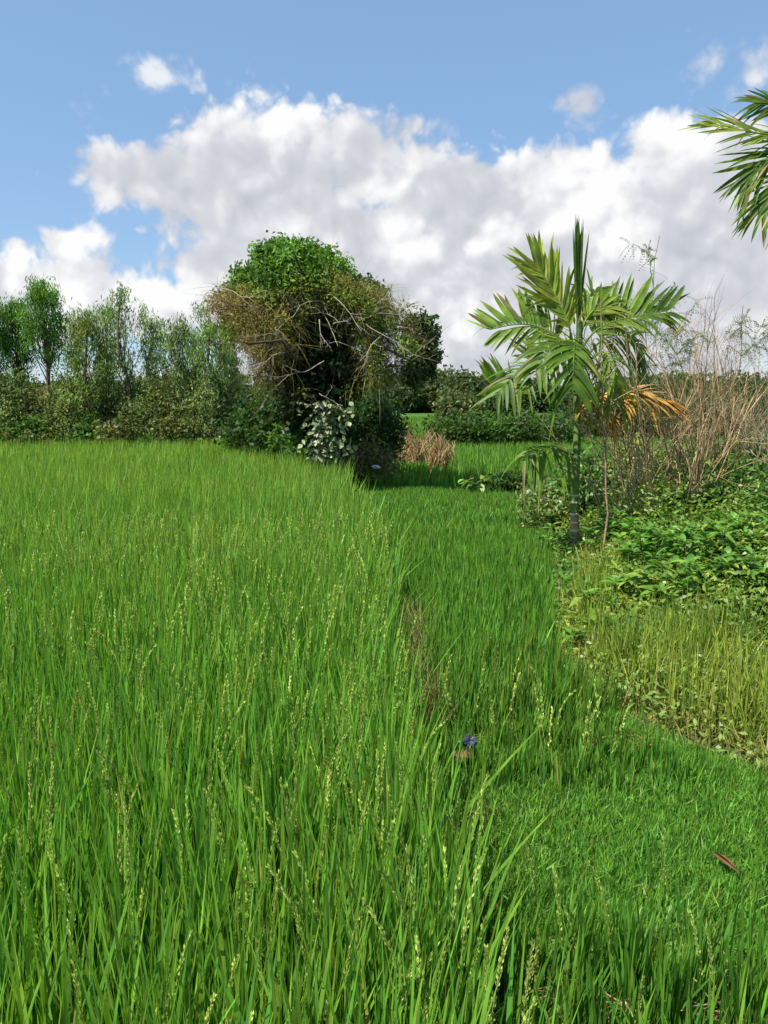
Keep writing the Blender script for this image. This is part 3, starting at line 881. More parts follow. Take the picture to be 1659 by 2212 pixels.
fr = [
    dict(pts=[F(1240, 760), F(1228, 700), F(1195, 630), F(1158, 572)], facing=CAMF, nleaf=17, L0=.47, cols=PYL + PB[:1], hang=.02, W=.055, spread=.62, fwd=1.2, start=.3, label='bright yellow green upper left frond'),
    dict(pts=[F(1238, 770), F(1200, 722), F(1130, 700), F(1058, 712)], facing=(-.1, -.9, .45), nleaf=20, L0=.40, cols=PG + PB[:1], hang=.02, W=.056, spread=1.0, fwd=.62, start=.3, one=1, tipcol=(1.6, 1.3, 1.0)),
    dict(pts=[F(1238, 770, -.05), F(1200, 722, -.05), F(1140, 705, -.1), F(1080, 715, -.1)], facing=(-.1, -.9, .45), nleaf=15, L0=.3, cols=PB, hang=.25, W=.04, spread=.7, fwd=1.1, start=.25, one=-1),
    dict(pts=[F(1232, 840), F(1170, 850), F(1110, 850), F(1072, 838)], facing=(-.1, -1, .3), nleaf=15, L0=.42, cols=PG, hang=.02, W=.05, spread=.85, fwd=.85, start=.5, one=1),
    dict(pts=[F(1232, 830, -.1), F(1185, 790, -.3), F(1125, 800, -.5), F(1075, 850, -.6)], facing=(-.3, -.7, .6), nleaf=14, L0=.34, cols=PG + PB[:1], hang=.3, W=.046, spread=.9, fwd=.8, start=.2),
    dict(pts=[F(1238, 850, -.1), F(1190, 840, -.35), F(1150, 880, -.5), F(1125, 960, -.55)], facing=(-.4, -.8, .4), nleaf=13, L0=.30, cols=PG + PB, hang=.55, W=.046, spread=.8, fwd=.7, start=.2),
    dict(pts=[F(1240, 985, .05), F(1200, 968, -.1), F(1165, 965, -.2), F(1132, 985, -.3)], facing=(-.1, -.3, .95), nleaf=14, L0=.34, cols=PG + PB[2:], hang=1.0, W=.042, spread=.7, fwd=.35, start=.1),
    dict(pts=[F(1252, 760), F(1290, 712), F(1350, 688), F(1440, 672)], facing=(.1, -.9, .4), nleaf=19, L0=.50, cols=PG + PB[:1], hang=.02, W=.062, spread=.95, fwd=.75, start=.28, one=-1, tipcol=(1.2, 1.1, 1.0)),
    dict(pts=[F(1252, 760, -.05), F(1290, 712, -.1), F(1350, 688, -.1), F(1440, 676, -.15)], facing=(.1, -.8, .55), nleaf=17, L0=.32, cols=PG + PB, hang=.35, W=.045, spread=.6, fwd=1.2, start=.3, one=1),
    dict(pts=[F(1255, 790, .2), F(1300, 735, .3), F(1350, 725, .4), F(1380, 750, .5)], facing=(.3, -.8, .5), nleaf=16, L0=.42, cols=PG, hang=.5, W=.05, spread=.9, fwd=.7, start=.3),
    dict(pts=[F(1255, 800, -.15), F(1300, 760, -.3), F(1325, 790, -.45), F(1335, 850, -.5)], facing=(.4, -.8, .4), nleaf=20, L0=.38, cols=PB + PYL[:1], hang=.6, W=.03, spread=.8, fwd=.7, start=.25, label='shredded light green drooping frond'),
    dict(pts=[F(1245, 780, -.15), F(1225, 740, -.4), F(1190, 750, -.6), F(1160, 800, -.7)], facing=(-.3, -.8, .5), nleaf=13, L0=.34, cols=PB + PG, hang=.4, W=.048, spread=.9, fwd=.7, start=.25),
    dict(pts=[F(1245, 800, -.1), F(1243, 745, -.4), F(1240, 760, -.7), F(1238, 830, -.85)], facing=(0, -.9, .4), nleaf=15, L0=.36, cols=PG + PG + PB[:1], hang=.5, W=.055, spread=.85, fwd=.6, start=.3),
    dict(pts=[F(1248, 760), F(1262, 700), F(1285, 668), F(1318, 660)], facing=CAMF, nleaf=13, L0=.34, cols=PYL + PB, hang=.25, W=.038, spread=.6, fwd=1.0, start=.3),
    dict(pts=[F(1245, 770, .25), F(1215, 700, .5), F(1180, 680, .7), F(1140, 740, .9)], facing=(-.2, -.8, .6), nleaf=16, L0=.42, cols=PG, hang=.45, W=.05, spread=.8, fwd=.8, start=.25),
    dict(pts=[F(1250, 750, .2), F(1268, 660, .5), F(1280, 630, .7), F(1300, 640, .9)], facing=CAMF, nleaf=14, L0=.42, cols=PB, hang=.2, W=.045, spread=.6, fwd=1.0, start=.3),
    dict(pts=[F(1238, 800, .2), F(1190, 770, .3), F(1165, 765, .4), F(1150, 775, .5)], facing=CAMF, nleaf=12, L0=.40, cols=PYL + PB, hang=.1, W=.045, spread=.9, fwd=.4, start=.35, one=1),
    dict(pts=[F(1255, 880), F(1300, 858, -.2), F(1370, 848, -.3), F(1445, 868, -.35)], facing=(.1, -.35, .95), nleaf=34, L0=.34, cols=GOLD + [(.34, .24, .10), (.62, .44, .10)], hang=.4, W=.044, spread=.6, fwd=1.0, start=.25, mat=M_DRYLEAF, name='dry_frond', label='dry golden frond hanging out to the right', tipcol=(.95, .8, .7)),
    dict(pts=[F(1255, 890), F(1275, 880, -.15), F(1300, 890, -.25), F(1318, 905, -.3)], facing=(.1, -.6, .8), nleaf=12, L0=.24, cols=GOLD + [(.35, .18, .06)], hang=.5, W=.04, spread=.6, fwd=.8, start=.15, mat=M_DRYLEAF, name='dry_frond', label='short withered orange frond below the golden one', tipcol=(.9, .75, .6)),
]
for j, kw in enumerate(fr):
    if j in (5, 14): continue
    frond(palm, pb, seed=600 + j, **kw)

rw = np.random.default_rng(77); wm = MB(); n = 46
P = np.array([F(1248 + rw.normal() * 26, 700 + 110 * rw.random(), -.15 - .25 * rw.random()) for _ in range(n)])
D = rw.normal(size=(n, 3)) * np.array([.7, .35, .5]) + np.array([0, -.2, -.1])
ribbons(wm, P, D, .18 + .28 * rw.random(n), .012 + .022 * rw.random(n), rw.normal(size=(n, 3)), .5 + .4 * rw.random(n), 6, p_long, mixc(PYL + PB + PG + [(.34, .27, .10)], n, .2, rw), fold=.2, bend=rw.normal(size=(n, 3)) * .2)
wo = wm.obj('torn_leaf', M_PALM, palm, pb); wo['label'] = 'torn light green strips hanging in the palm heart'

# second palm, mostly out of the frame on the right
QY = 7.0


def Q2(px, py, dy=0.0):
    return at(px, py, QY + dy)


qb = Q2(1790, 1300); qb[2] = float(gz(qb[0], QY))
palm2 = empty('areca_palm', qb)
tag(palm2, 'taller palm at the right edge with only its left fronds showing against the sky', 'palm')
tb = MB(); zs = np.linspace(qb[2], Q2(1790, 420)[2], 40)
tube(tb, np.stack([np.full(40, qb[0]), np.full(40, QY), zs], 1), .075, .055, 14, (.19, .15, .10)); tb.obj('trunk', M_TRUNK, palm2, qb)
sb = MB(); tube(sb, [[qb[0], QY, zs[-1] - .01], [qb[0], QY, zs[-1] + .25], [qb[0], QY, zs[-1] + .7]], 0, 0, 12, (.05, .11, .022), rad_list=[.056, .08, .03]); sb.obj('crownshaft', M_TRUNK, palm2, qb)
fr2 = [
    dict(pts=[Q2(1785, 380), Q2(1720, 300), Q2(1640, 288), Q2(1545, 268)], facing=(-.1, -.9, .4), nleaf=15, L0=.36, cols=PB + PYL[:2], hang=.1, W=.026, spread=.5, fwd=1.2, start=.3, label='light green upper frond'),
    dict(pts=[Q2(1785, 390), Q2(1720, 325), Q2(1670, 330), Q2(1615, 385)], facing=(-.2, -.9, .4), nleaf=16, L0=.36, cols=PG, hang=.2, W=.036, spread=.55, fwd=1.1, start=.35),
    dict(pts=[Q2(1785, 370, .2), Q2(1740, 250, .3), Q2(1690, 225, .4), Q2(1635, 222, .4)], facing=CAMF, nleaf=13, L0=.3, cols=PG + PB, hang=.15, W=.03, spread=.55, fwd=1.1, start=.35),
    dict(pts=[Q2(1785, 400, .1), Q2(1740, 370, 0), Q2(1690, 390, -.1), Q2(1650, 445, -.1)], facing=(-.5, -.8, .2), nleaf=16, L0=.36, cols=PG, hang=.3, W=.036, spread=.6, fwd=.9, start=.3),
    dict(pts=[Q2(1795, 370), Q2(1840, 260), Q2(1900, 240), Q2(1980, 300)], facing=CAMF, nleaf=18, L0=.45, cols=PG + PB, hang=.2, W=.045, spread=.7, fwd=1.0, start=.3),
    dict(pts=[Q2(1795, 390), Q2(1850, 340), Q2(1920, 380), Q2(1960, 460)], facing=CAMF, nleaf=18, L0=.45, cols=PG, hang=.4, W=.045, spread=.7, fwd=1.0, start=.3),
    dict(pts=[Q2(1790, 370), Q2(1795, 260), Q2(1800, 180), Q2(1800, 120)], facing=CAMF, nleaf=18, L0=.4, cols=PB, hang=.1, W=.04, spread=.5, fwd=1.2, start=.3),
    dict(pts=[Q2(1790, 400, -.1), Q2(1770, 330, -.5), Q2(1750, 350, -.8), Q2(1745, 430, -1.0)], facing=(-.2, -.6, .7), nleaf=16, L0=.4, cols=PG + PB, hang=.5, W=.04, spread=.7, fwd=.9, start=.3),
]
for j, kw in enumerate(fr2):
    frond(palm2, qb, seed=650 + j, **kw)


# ------------------------------------------------------------------ dead bushes and wispy stems on the bank
def ground_at(px, py, off=0.0):
    p = on(px, py, .28); p[2] = float(gz(p[0], p[1])) - .03
    return p


TAN = np.array([.34, .25, .15])


def grow(mb, p, d, L, r, depth, rng, col, up=.12, ang=.45, nb=3):
    n = 6
    pts = [np.asarray(p, float)]
    dd = nrm(np.asarray(d, float))
    for q in range(n):
        dd = nrm(dd + rng.normal(size=3) * .1 + np.array([0, 0, up * .3]))
        pts.append(pts[-1] + dd * L / n)
    pts = np.array(pts)
    tube(mb, pts, r, r * .45 if depth else r * .25, 5 if r > .006 else 4, col * np.exp(rng.normal() * .15))
    if depth <= 0: return
    for q in range(nb):
        k = int(rng.integers(2, n + 1))
        nd = nrm(nrm(pts[k] - pts[k - 1]) + rng.normal(size=3) * ang)
        grow(mb, pts[k], nd, L * rng.uniform(.4, .7), r * .55, depth - 1, rng, col, up, ang, nb)


def dead_bush(px, py, toppx, Yd, n, label, seed, spread=.3, col=TAN, r=.012, depth=3):
    toppx -= 25; col = np.asarray(col) * np.array([.97, .97, .84])
    rng = np.random.default_rng(seed)
    b = at(px, py, Yd); b[2] = float(gz(b[0], Yd)) - .03
    h = at(px, toppx, Yd)[2] - b[2]
    root = empty('dead_bush', b); tag(root, label, 'dead bush', 'leafless bushes on the bank')
    for q in range(n):
        mb = MB()
        a = rng.random() * 6.28
        d = np.array([math.cos(a) * spread * rng.uniform(.3, 1), math.sin(a) * spread * .6, 1])
        grow(mb, b + np.array([math.cos(a), math.sin(a), 0]) * .05, d, h * rng.uniform(.6, .85), r * rng.uniform(.7, 1.1), depth, rng, col * np.exp(rng.normal() * .15), nb=3, ang=.36)
        mb.obj('stem', M_BARK, root, b)
    return root


dead_bush(1470, 1180, 800, 8.6, 14, 'bushy reddish tan leafless bush in the middle right of the palm', 701, .34, np.array([.36, .25, .15]), .011)
dead_bush(1352, 1150, 880, 9.0, 5, 'paired straight brown dead stems nearest the palm on its right', 702, .16, np.array([.30, .21, .13]), .013, 2)
dead_bush(1322, 1175, 860, 8.3, 5, 'upright tan dead stems immediately right of the lone bare pole', 709, .14, np.array([.36, .27, .16]), .010, 2)
dead_bush(1402, 1180, 830, 8.2, 6, 'tall upright tan dead stems between the pole and the bushy tan bush', 710, .2, np.array([.38, .28, .16]), .011, 2)
dead_bush(1405, 1130, 860, 9.8, 7, 'thin dead bush between the paired stems and the bushy tan one', 703, .4, np.array([.34, .25, .15]), .01)
dead_bush(1520, 1120, 850, 9.4, 9, 'spreading dead bush leaning right behind the bushy tan one', 704, .4, np.array([.34, .24, .15]), .012)
dead_bush(1580, 1090, 800, 9.9, 8, 'pale dead bush with crossing twigs near the right edge', 705, .36, np.array([.36, .28, .18]), .011)
dead_bush(1630, 1120, 880, 8.8, 7, 'leaning grey dead stems at the far right edge', 706, .35, np.array([.30, .25, .18]), .012)
dead_bush(1440, 1080, 880, 11.0, 6, 'low dead thicket far back on the bank', 707, .6, np.array([.30, .2, .12]), .011)
dead_bush(1560, 1080, 900, 11.2, 6, 'low far dead thicket on the bank by the right edge', 708, .6, np.array([.30, .2, .12]), .011)

# lone pole-like dead stem just right of the palm
b = at(1305, 1195, 7.8); b[2] = float(gz(b[0], 7.8)) - .03
mb = MB(); rng = np.random.default_rng(720)
top = at(1298, 640, 7.8)
pts = curve(b, top, 14, .02, 0, rng)
tube(mb, pts, .013, .004, 6, (.27, .19, .12))
for (k, dx, dz) in [(6, -.75, .62), (7, -.8, .55), (8, .5, .25), (10, -.4, .35), (5, -.7, .35), (9, .3, .3)]:
    tube(mb, curve(pts[k], pts[k] + np.array([dx, rng.normal() * .1, dz]), 6, .05, .03, rng), .006, .003, 4, (.29, .22, .14))
tag(mb.obj('bare_pole', M_BARK, None, b), 'tall single bare pole standing close to the right of the palm trunk', 'dead pole')
b = at(1255, 1150, 8.2); b[2] = float(gz(b[0], 8.2))
mb = MB(); tube(mb, curve(b + np.array([-.12, 0, -.02]), b + np.array([.28, .1, .36]), 6, .05, 0, rng), .012, .006, 5, (.36, .26, .17))
tag(mb.obj('fallen_stick', M_BARK, None, b), 'short pale stick leaning against the foot of the palm', 'stick')
b = ground_at(1375, 1120); b = at(1360, 1140, 8.9); b[2] = float(gz(b[0], 8.9))
mb = MB(); tube(mb, curve(b + np.array([-.9, 0, .9]), b + np.array([.5, .1, .25]), 6, .04, 0, rng), .011, .007, 5, (.36, .29, .18))
tag(mb.obj('fallen_stick', M_BARK, None, b), 'long pale stick slanting down behind the lone bare stem', 'stick')


def wispy(px, py, toppx, tpx, Yd, label, seed, nb=14, bl=.55):
    """tall thin feathery plant: stem, feathery foliage"""
    rng = np.random.default_rng(seed)
    b = at(px, py, Yd); b[2] = float(gz(b[0], Yd)) - .03
    top = at(tpx, toppx, Yd)
    root = empty('wispy_plant', b); tag(root, label, 'plant', 'tall feathery plants on the bank')
    sb = MB(); lb = MB()
    pts = curve(b, top, 16, .04, 0, rng); tube(sb, pts, .012, .003, 5, (.12, .13, .06))
    for q in range(nb):
        k = int(np.clip(15 * (.45 + .55 * rng.random() ** .8), 5, 15))
        a = rng.random() * 6.28
        e = pts[k] + np.array([math.cos(a) * bl * .7, math.sin(a) * bl * .6, bl * rng.uniform(.1, .7)]) * rng.uniform(.5, 1)
        br = curve(pts[k], e, 7, .08, .12, rng)
        tube(sb, br, .004, .0015, 4, (.14, .16, .07))
        for j in range(2, 7):
            for s_ in range(2):
                dd = rng.normal(size=3) * .7 + np.array([0, 0, -.3]); dd = nrm(dd)
                le = .13 + .07 * rng.random(); m = 7
                s = np.linspace(.1, 1, m)[:, None]
                rp = br[j] + dd * le * s; rp[:, 2] -= (.06 * s ** 2)[:, 0]
                tube(lb, np.concatenate([[br[j]], rp]), .0015, .0008, 3, (.14, .19, .06))
                for sg in (1, -1):
                    D = np.cross(dd, rng.normal(size=3))[None] * sg * 1.0 + dd * .6 + rng.normal(size=(m, 3)) * .1
                    D = nrm(D)
                    leaves(lb, rp + D * .016, D, .032, .008, mixc([(.14, .22, .07), (.17, .25, .09), (.11, .18, .06)], m, .15, rng), rng)
    sb.obj('stem', M_BARK, root, b); lb.obj('foliage', M_LEAF, root, b)


wispy(1405, 1120, 510, 1425, 9.7, 'tallest feathery pale green plant rising behind the right frond', 731, 22, .6)
wispy(1445, 1120, 690, 1470, 9.4, 'shorter feathery plant behind the bushy tan dead bush', 732, 16, .55)
wispy(1600, 1110, 660, 1605, 9.2, 'thin feathery plant second from the right edge', 733, 12, .4)
wispy(1640, 1110, 640, 1668, 9.6, 'feathery plant at the right edge of the photo', 734, 16, .6)
wispy(1530, 1120, 720, 1500, 10.2, 'sparse feathery plant between the tan dead bush and the right edge', 735, 12, .5)

# ------------------------------------------------------------------ bank vegetation
fr_ = lambda y: .56 * y + .9
fw2 = lambda y: weed(y) + .02 + np.abs(R.normal(size=np.shape(y))) * .05


def grass_on(mb, x, y, h0, h1, w, cols, lean=.5, seg=3, hang=.25):
    N = len(x); z = gz(x, y); az = R.random(N) * 6.28
    t = np.abs(R.normal(size=N)) * lean
    d = np.stack([np.cos(az) * np.sin(t), np.sin(az) * np.sin(t), np.cos(t)], 1)
    c = mixc(cols, N, .25)
    ribbons(mb, np.stack([x, y, z - .01], 1), d, h0 + (h1 - h0) * R.random(N), w * (.6 + .8 * R.random(N)), R.normal(size=(N, 3)), hang, seg, p_blade, c, c * np.array([1.25, 1.12, 1.0]))


DRY = [(.36, .31, .10), (.25, .26, .07), (.42, .35, .15), (.19, .25, .05), (.15, .22, .04)]
YG = [(.26, .33, .045), (.19, .30, .038), (.31, .35, .065), (.15, .25, .034)]
mb = MB()
x, y = area_scatter(2600, 2.2, 5.2, fw2, fr_); grass_on(mb, x, y, .08, .28, .007, DRY)
x, y = area_scatter(1300, 5.0, 9.5, fw2, lambda y: weed(y) + 1.0 + .1 * y); grass_on(mb, x, y, .1, .3, .008, DRY + YG)
tag(mb.obj('dry_grass', M_DRYLEAF), 'yellowed straw like grass along the near edge of the weedy bank', 'grass', kind='stuff')
mb = MB()
n = 900; a = R.random(n) * 6.28; rr_ = .55 * np.sqrt(R.random(n)); grass_on(mb, pb[0] + .1 + np.cos(a) * rr_, pb[1] - .5 + np.sin(a) * rr_, .12, .32, .008, DRY + YG, .4)
x, y = area_scatter(1900, 3.4, 7.0, lambda y: weed(y) + .2, fr_); kk = (patchy(x * 1.7 + 5, y * 1.5) + R.normal(size=len(x)) * .25) > -.2; x, y = x[kk], y[kk]; grass_on(mb, x, y, .18, .58, .010, YG + YG + G_BRIGHT, .26)
x, y = area_scatter(700, 7.0, 12.0, lambda y: weed(y) + .3, fr_); grass_on(mb, x, y, .2, .5, .011, YG + DRY[:2], .35)
tag(mb.obj('grass', M_WEED), 'yellow green wild grass mixed through the weeds on the bank', 'grass', kind='stuff')


def cover_h(x, y):
    d = x - weed(y)
    return 1.35 * (.10 + .34 * sst(.3, 1.6, d) * sst(3.8, 5.6, y) + .12 * sst(6, 9, y)) * (1 + .45 * np.sin(x * 3.7 + y * 1.3) * np.sin(y * 2.9 - x * 1.1))


mb = MB()
for (dn, y0, y1, Ls) in [(3000, 3.0, 5.0, .045), (3200, 5.0, 8.0, .06), (2200, 8.0, 12.5, .075)]:
    x, y = area_scatter(dn, y0, y1, fw2, fr_)
    N = len(x); h = cover_h(x, y)
    z = gz(x, y) + h * (R.random(N) ** .5) * (.6 + .6 * R.random(N))
    a = R.random(N) * 6.28
    D = np.stack([np.cos(a), np.sin(a), R.normal(size=N) * .7 + .35], 1)
    S = np.cross(D, np.stack([R.normal(size=N) * .8, R.normal(size=N) * .8, np.ones(N)], 1))
    pt = np.clip(.5 + .8 * patchy(x * 1.4 + 3, y * 1.2), 0, 1)[:, None]
    nearp = (1 - sst(4.0, 5.4, y))[:, None]
    c = mixc(YG, N, .25) * pt + mixc(G_BRIGHT + G_MID, N, .25) * (1 - pt)
    c = c * (1 - .35 * nearp) + mixc(DRY[:2] + YG, N, .2) * .35 * nearp
    ribbons(mb, np.stack([x, y, z], 1), D, Ls * (.6 + .9 * R.random(N)), Ls * .45, S, .25, 2, p_leaf, c)
tag(mb.obj('weeds', M_WEED), 'low small leaved weeds blanketing the bank right of the narrow plot', 'weeds', kind='stuff')


def leafy(b, h, n_st, cols, label, seed, Ll=.15, Wl=.045, name='leafy_weed', spread=.35):
    rng = np.random.default_rng(seed)
    b = np.asarray(b, float)
    root = empty(name, b); tag(root, label, 'weed', 'broad leaved weeds on the bank')
    sb = MB(); lb = MB()
    for q in range(n_st):
        a = rng.random() * 6.28; rr = spread * rng.random() ** .7
        e = b + np.array([math.cos(a) * rr, math.sin(a) * rr, h * rng.uniform(.6, 1.05)])
        p0 = b + np.array([math.cos(a) * rr * .4, math.sin(a) * rr * .4, -.02])
        st = curve(p0, e, 9, .06, .02, rng); tube(sb, st, .005, .003, 4, (.10, .13, .04))
        m = 15
        t = 1 - .75 * rng.random(m) ** 1.3; t[:5] = .97
        k = np.minimum((t * 8).astype(int), 7)
        P = st[k] * (1 - (t * 8 - k))[:, None] + st[k + 1] * (t * 8 - k)[:, None]
        az = np.arange(m) * 2.4 + rng.normal(size=m) * .3
        D = np.stack([np.cos(az), np.sin(az), .35 + .7 * (t - .5) + rng.normal(size=m) * .35], 1)
        S = np.cross(D, np.array([0, 0, 1.]) + rng.normal(size=(m, 3)) * .2)
        ribbons(lb, P, D, Ll * (.55 + .6 * rng.random(m)), Wl * (.7 + .5 * rng.random(m)), S, .35, 5, p_leaf, mixc(cols, m, .15, rng), fold=.25)
    sb.obj('stem', M_BARK, root, b); lb.obj('foliage', M_WEED, root, b)


WG = [(.10, .25, .028), (.14, .29, .034), (.07, .19, .026)]
WG_SHADE = [(.05, .13, .022), (.06, .15, .025), (.045, .11, .02)]  # darker weed green, shade among the dense bank shrubs put into the colour
lw = [(1338, 1215, .42, 8, WG, 'glossy broad leaved weed right of the lone bare stem'),
      (1285, 1400, .30, 6, WG, 'isolated dark broad leaved weed near the boundary of the narrow plot'),
      (1262, 1300, .24, 5, WG, 'small leafy weed below the palm foot'),
      (1400, 1270, .40, 9, WG, 'leafy weed clump below the paired dead stems'),
      (1450, 1290, .42, 9, WG, 'leafy weed clump centred in the bright green patch'),
      (1500, 1260, .45, 9, WG, 'leafy weed clump under the bushy tan dead bush'),
      (1550, 1285, .48, 10, WG, 'tall bright leafy weed right of the centre of the green patch'),
      (1600, 1270, .50, 10, WG, 'large leafy weed next to the right edge of the green patch'),
      (1645, 1290, .50, 10, WG, 'large bright leafy weed cut by the right edge'),
      (1420, 1340, .34, 8, WG + YG[:1], 'medium leafy weed in front of the bright clump'),
      (1480, 1350, .36, 8, WG + YG[:1], 'medium leafy weed in the front middle of the green patch'),
      (1540, 1350, .38, 8, WG, 'medium leafy weed at the front of the tall bright one'),
      (1600, 1350, .40, 8, WG, 'leafy weed in front of the large one near the right edge'),
      (1655, 1370, .40, 8, WG, 'front leafy weed at the right edge'),
      (1350, 1330, .26, 6, WG + YG[:2], 'sparse leafy weed left of the green patch'),
      (1560, 1195, .60, 10, WG_SHADE, 'leafy weed coloured dark for shade behind the green patch'),
      (1610, 1190, .65, 11, WG_SHADE, 'big leafy weed coloured dark for shade in the right corner of the bank'),
      (1655, 1200, .65, 10, WG_SHADE, 'dark leafy weed behind the right edge clump'),
      (1500, 1190, .50, 9, WG_SHADE, 'dark leafy weed at the foot of the bushy tan dead bush'),
      (1185, 1150, .40, 8, WG + WG_SHADE, 'leafy weed left of the palm trunk at the plot edge'),
      (1205, 1190, .30, 7, WG, 'low leafy weed just left of the palm foot')]
for j, (px, py, h, ns, cols, lab) in enumerate(lw):
    b = on(px, py, .3 if px > 1300 else .25); b[2] = float(gz(b[0], b[1]))
    leafy(b, h * (1.25 if px > 1330 else .9), ns + (7 if px > 1330 else 1), cols, lab, 800 + j, spread=.4)

# tall thin grass tufts on the right of the bank
for j, (px, py, lab) in enumerate([(1560, 1450, 'tall green grass tuft at the front of the weedy bank near the right'), (1610, 1430, 'tall green grass tuft beside the right edge of the bank'), (1480, 1440, 'tall grass tuft in the middle of the bank front'), (1340, 1450, 'thin grass tuft close to the bulge of the narrow plot')]):
    b = on(px, py, .25); b[2] = float(gz(b[0], b[1])); mb = MB(); n = 60
    a = R.random(n) * 6.28; rr = .12 * np.sqrt(R.random(n))
    P = b + np.stack([np.cos(a) * rr, np.sin(a) * rr, np.zeros(n)], 1)
    D = np.stack([np.cos(a) * .16, np.sin(a) * .16, np.ones(n)], 1) + R.normal(size=(n, 3)) * .06
    ribbons(mb, P, D, .3 + .35 * R.random(n), .009, R.normal(size=(n, 3)), .12, 5, p_blade, mixc([(.10, .20, .03), (.13, .23, .04)], n))
    tag(mb.obj('grass_tuft', M_WEED, None, b), lab, 'grass tuft', 'tall grass tufts on the bank')

# dense shrubs behind the dead bushes on the bank
bs = [(1195, 1110, .40, .75, 10.2, G_OLIVE + G_MID, 'olive bush left of the palm trunk on the bank'), (1215, 1120, .35, .8, 10.8, G_DARK + G_MID, 'dark green bush directly behind the palm trunk on its left'),
      (1290, 1110, .5, .95, 10.2, G_DARK + G_MID, 'dark bush right behind the palm trunk'), (1340, 1110, .6, 1.0, 10.4, G_OLIVE + YG, 'yellowish bush behind the paired dead stems'),
      (1400, 1110, .6, .95, 10.2, YG[:2] + G_OLIVE, 'yellow green bush left of the bushy tan dead bush'), (1460, 1110, .6, 1.05, 10.5, G_OLIVE + G_MID, 'olive bush behind the bushy tan dead bush'),
      (1520, 1110, .6, 1.0, 10.3, YG[:2] + G_MID, 'mid green bush behind the spreading dead bush'), (1580, 1110, .65, 1.1, 10.4, G_MID + YG, 'tall mid green bush near the right side of the bank'),
      (1640, 1110, .65, 1.2, 10.2, G_DARK + G_MID, 'dark bush at the right end of the bank'), (1700, 1110, .7, 1.2, 9.6, G_DARK, 'dark bush cut by the right edge of the bank'),
      (1430, 1140, .45, .7, 8.9, YG + G_OLIVE, 'low yellowish bush among the dead stems'), (1560, 1150, .5, .85, 8.8, G_MID + YG[:1], 'low green bush among the dead stems near the right'), (1630, 1150, .5, .95, 8.5, G_DARK, 'low bush coloured dark for shade in the right corner of the bank')]
for j, (px, py, rx, h, Yd, cols, lab) in enumerate(bs):
    b = at(px, py, Yd); b[2] = float(gz(b[0], Yd))
    cols = [tuple(1.35 * np.array(q)) for q in cols]
    shrub(b, rx, h * .9, cols, 'bank_bush', lab, 'bush', 830 + j, 'bushes on the bank', L=.075, W=.036, ncl=int(70 * rx / .5), nl=42, spread=.1, mat=M_WEED)

# ------------------------------------------------------------------ small things in the narrow plot
for j, (px, py, lab) in enumerate([(1015, 1000, 'small leafy sprout on the left of two in the far part of the narrow plot'), (1047, 1005, 'small leafy sprout with a brown stem right of the other one')]):
    b = on(px, py, .1); b = at(px, py, 15.5); b[2] = float(gz(b[0], 15.5)); rng = np.random.default_rng(870 + j)
    root = empty('sprout', b); tag(root, lab, 'plant', 'sprouts in the narrow plot')
    sb = MB(); lb = MB(); tube(sb, curve(b, b + np.array([.02, 0, .45]), 5, .05, 0, rng), .015, .008, 5, (.14, .1, .06)); sb.obj('stem', M_BARK, root, b)
    n = 26; a = rng.random(n) * 6.28; D = np.stack([np.cos(a), np.sin(a) * .7, rng.normal(size=n) * .4], 1)
    ribbons(lb, b + np.array([0, 0, .32]) + rng.normal(size=(n, 3)) * .06, D, .2, .1, np.cross(D, [0, 0, 1.]) + rng.normal(size=(n, 3)) * .2, .4, 3, p_leaf, mixc(G_MID + YG, n, .2, rng)); lb.obj('foliage', M_WEED, root, b)
b = at(1100, 990, 15.5); b[2] = float(gz(b[0], 15.5))
shrub(b, .3, .55, G_DARK, 'bush', 'tiny dark bush at the far corner of the narrow plot under the palm fronds', 'bush', 880, L=.12, W=.06, ncl=22, nl=22, spread=.08)


def straw(px, py, z, rx, h, n, cols, label, seed, name='straw_clump', L=.14, Wd=.006):
    rng = np.random.default_rng(seed)
    b = on(px, py, z); b[2] = float(gz(b[0], b[1])); mb = MB()
    a = rng.random(n) * 6.28; rr = rx * np.sqrt(rng.random(n))
    P = b + np.stack([np.cos(a) * rr, np.sin(a) * rr, rng.random(n) * h * (1 - .6 * rr / rx)], 1)
    D = rng.normal(size=(n, 3)) * np.array([1, 1, .45])
    ribbons(mb, P, D, L * (.5 + rng.random(n)), Wd, rng.normal(size=(n, 3)), .2, 3, p_blade, mixc(cols, n, .25, rng), bend=rng.normal(size=(n, 3)) * .15)
    return tag(mb.obj(name, M_DRYLEAF, None, b), label, 'straw', 'straw lying in the narrow plot')


ST = [(.42, .33, .17), (.34, .25, .12), (.26, .18, .08)]
straw(1548, 2190, .25, .09, .10, 150, ST, 'pale straw clump at the bottom edge right of the middle', 901)
straw(1350, 2205, .2, .05, .06, 60, ST, 'small straw clump at the bottom edge left of the bigger one', 902)
straw(1222, 2110, .3, .045, .16, 80, [(.24, .22, .06), (.32, .25, .08), (.18, .18, .05)], 'yellow brown dry tuft on the left in the front rice', 903, 'dry_tuft')
straw(1578, 2110, .3, .045, .16, 80, [(.24, .22, .06), (.32, .25, .08), (.18, .18, .05)], 'yellow brown dry tuft on the right in the front rice', 904, 'dry_tuft')
straw(1262, 1600, .25, .09, .12, 110, [(.34, .2, .08), (.25, .2, .06)], 'orange brown dry tuft in the middle of the narrow plot', 905, 'dry_tuft')
straw(1385, 1600, .25, .07, .12, 80, [(.34, .2, .08), (.25, .2, .06)], 'orange brown dry tuft near the weedy bank corner', 906, 'dry_tuft')
straw(1070, 1605, .22, .12, .1, 130, [(.34, .2, .09), (.27, .2, .06), (.2, .2, .05)], 'orange brown dry tuft beside the dark plastic scrap', 907, 'dry_tuft')
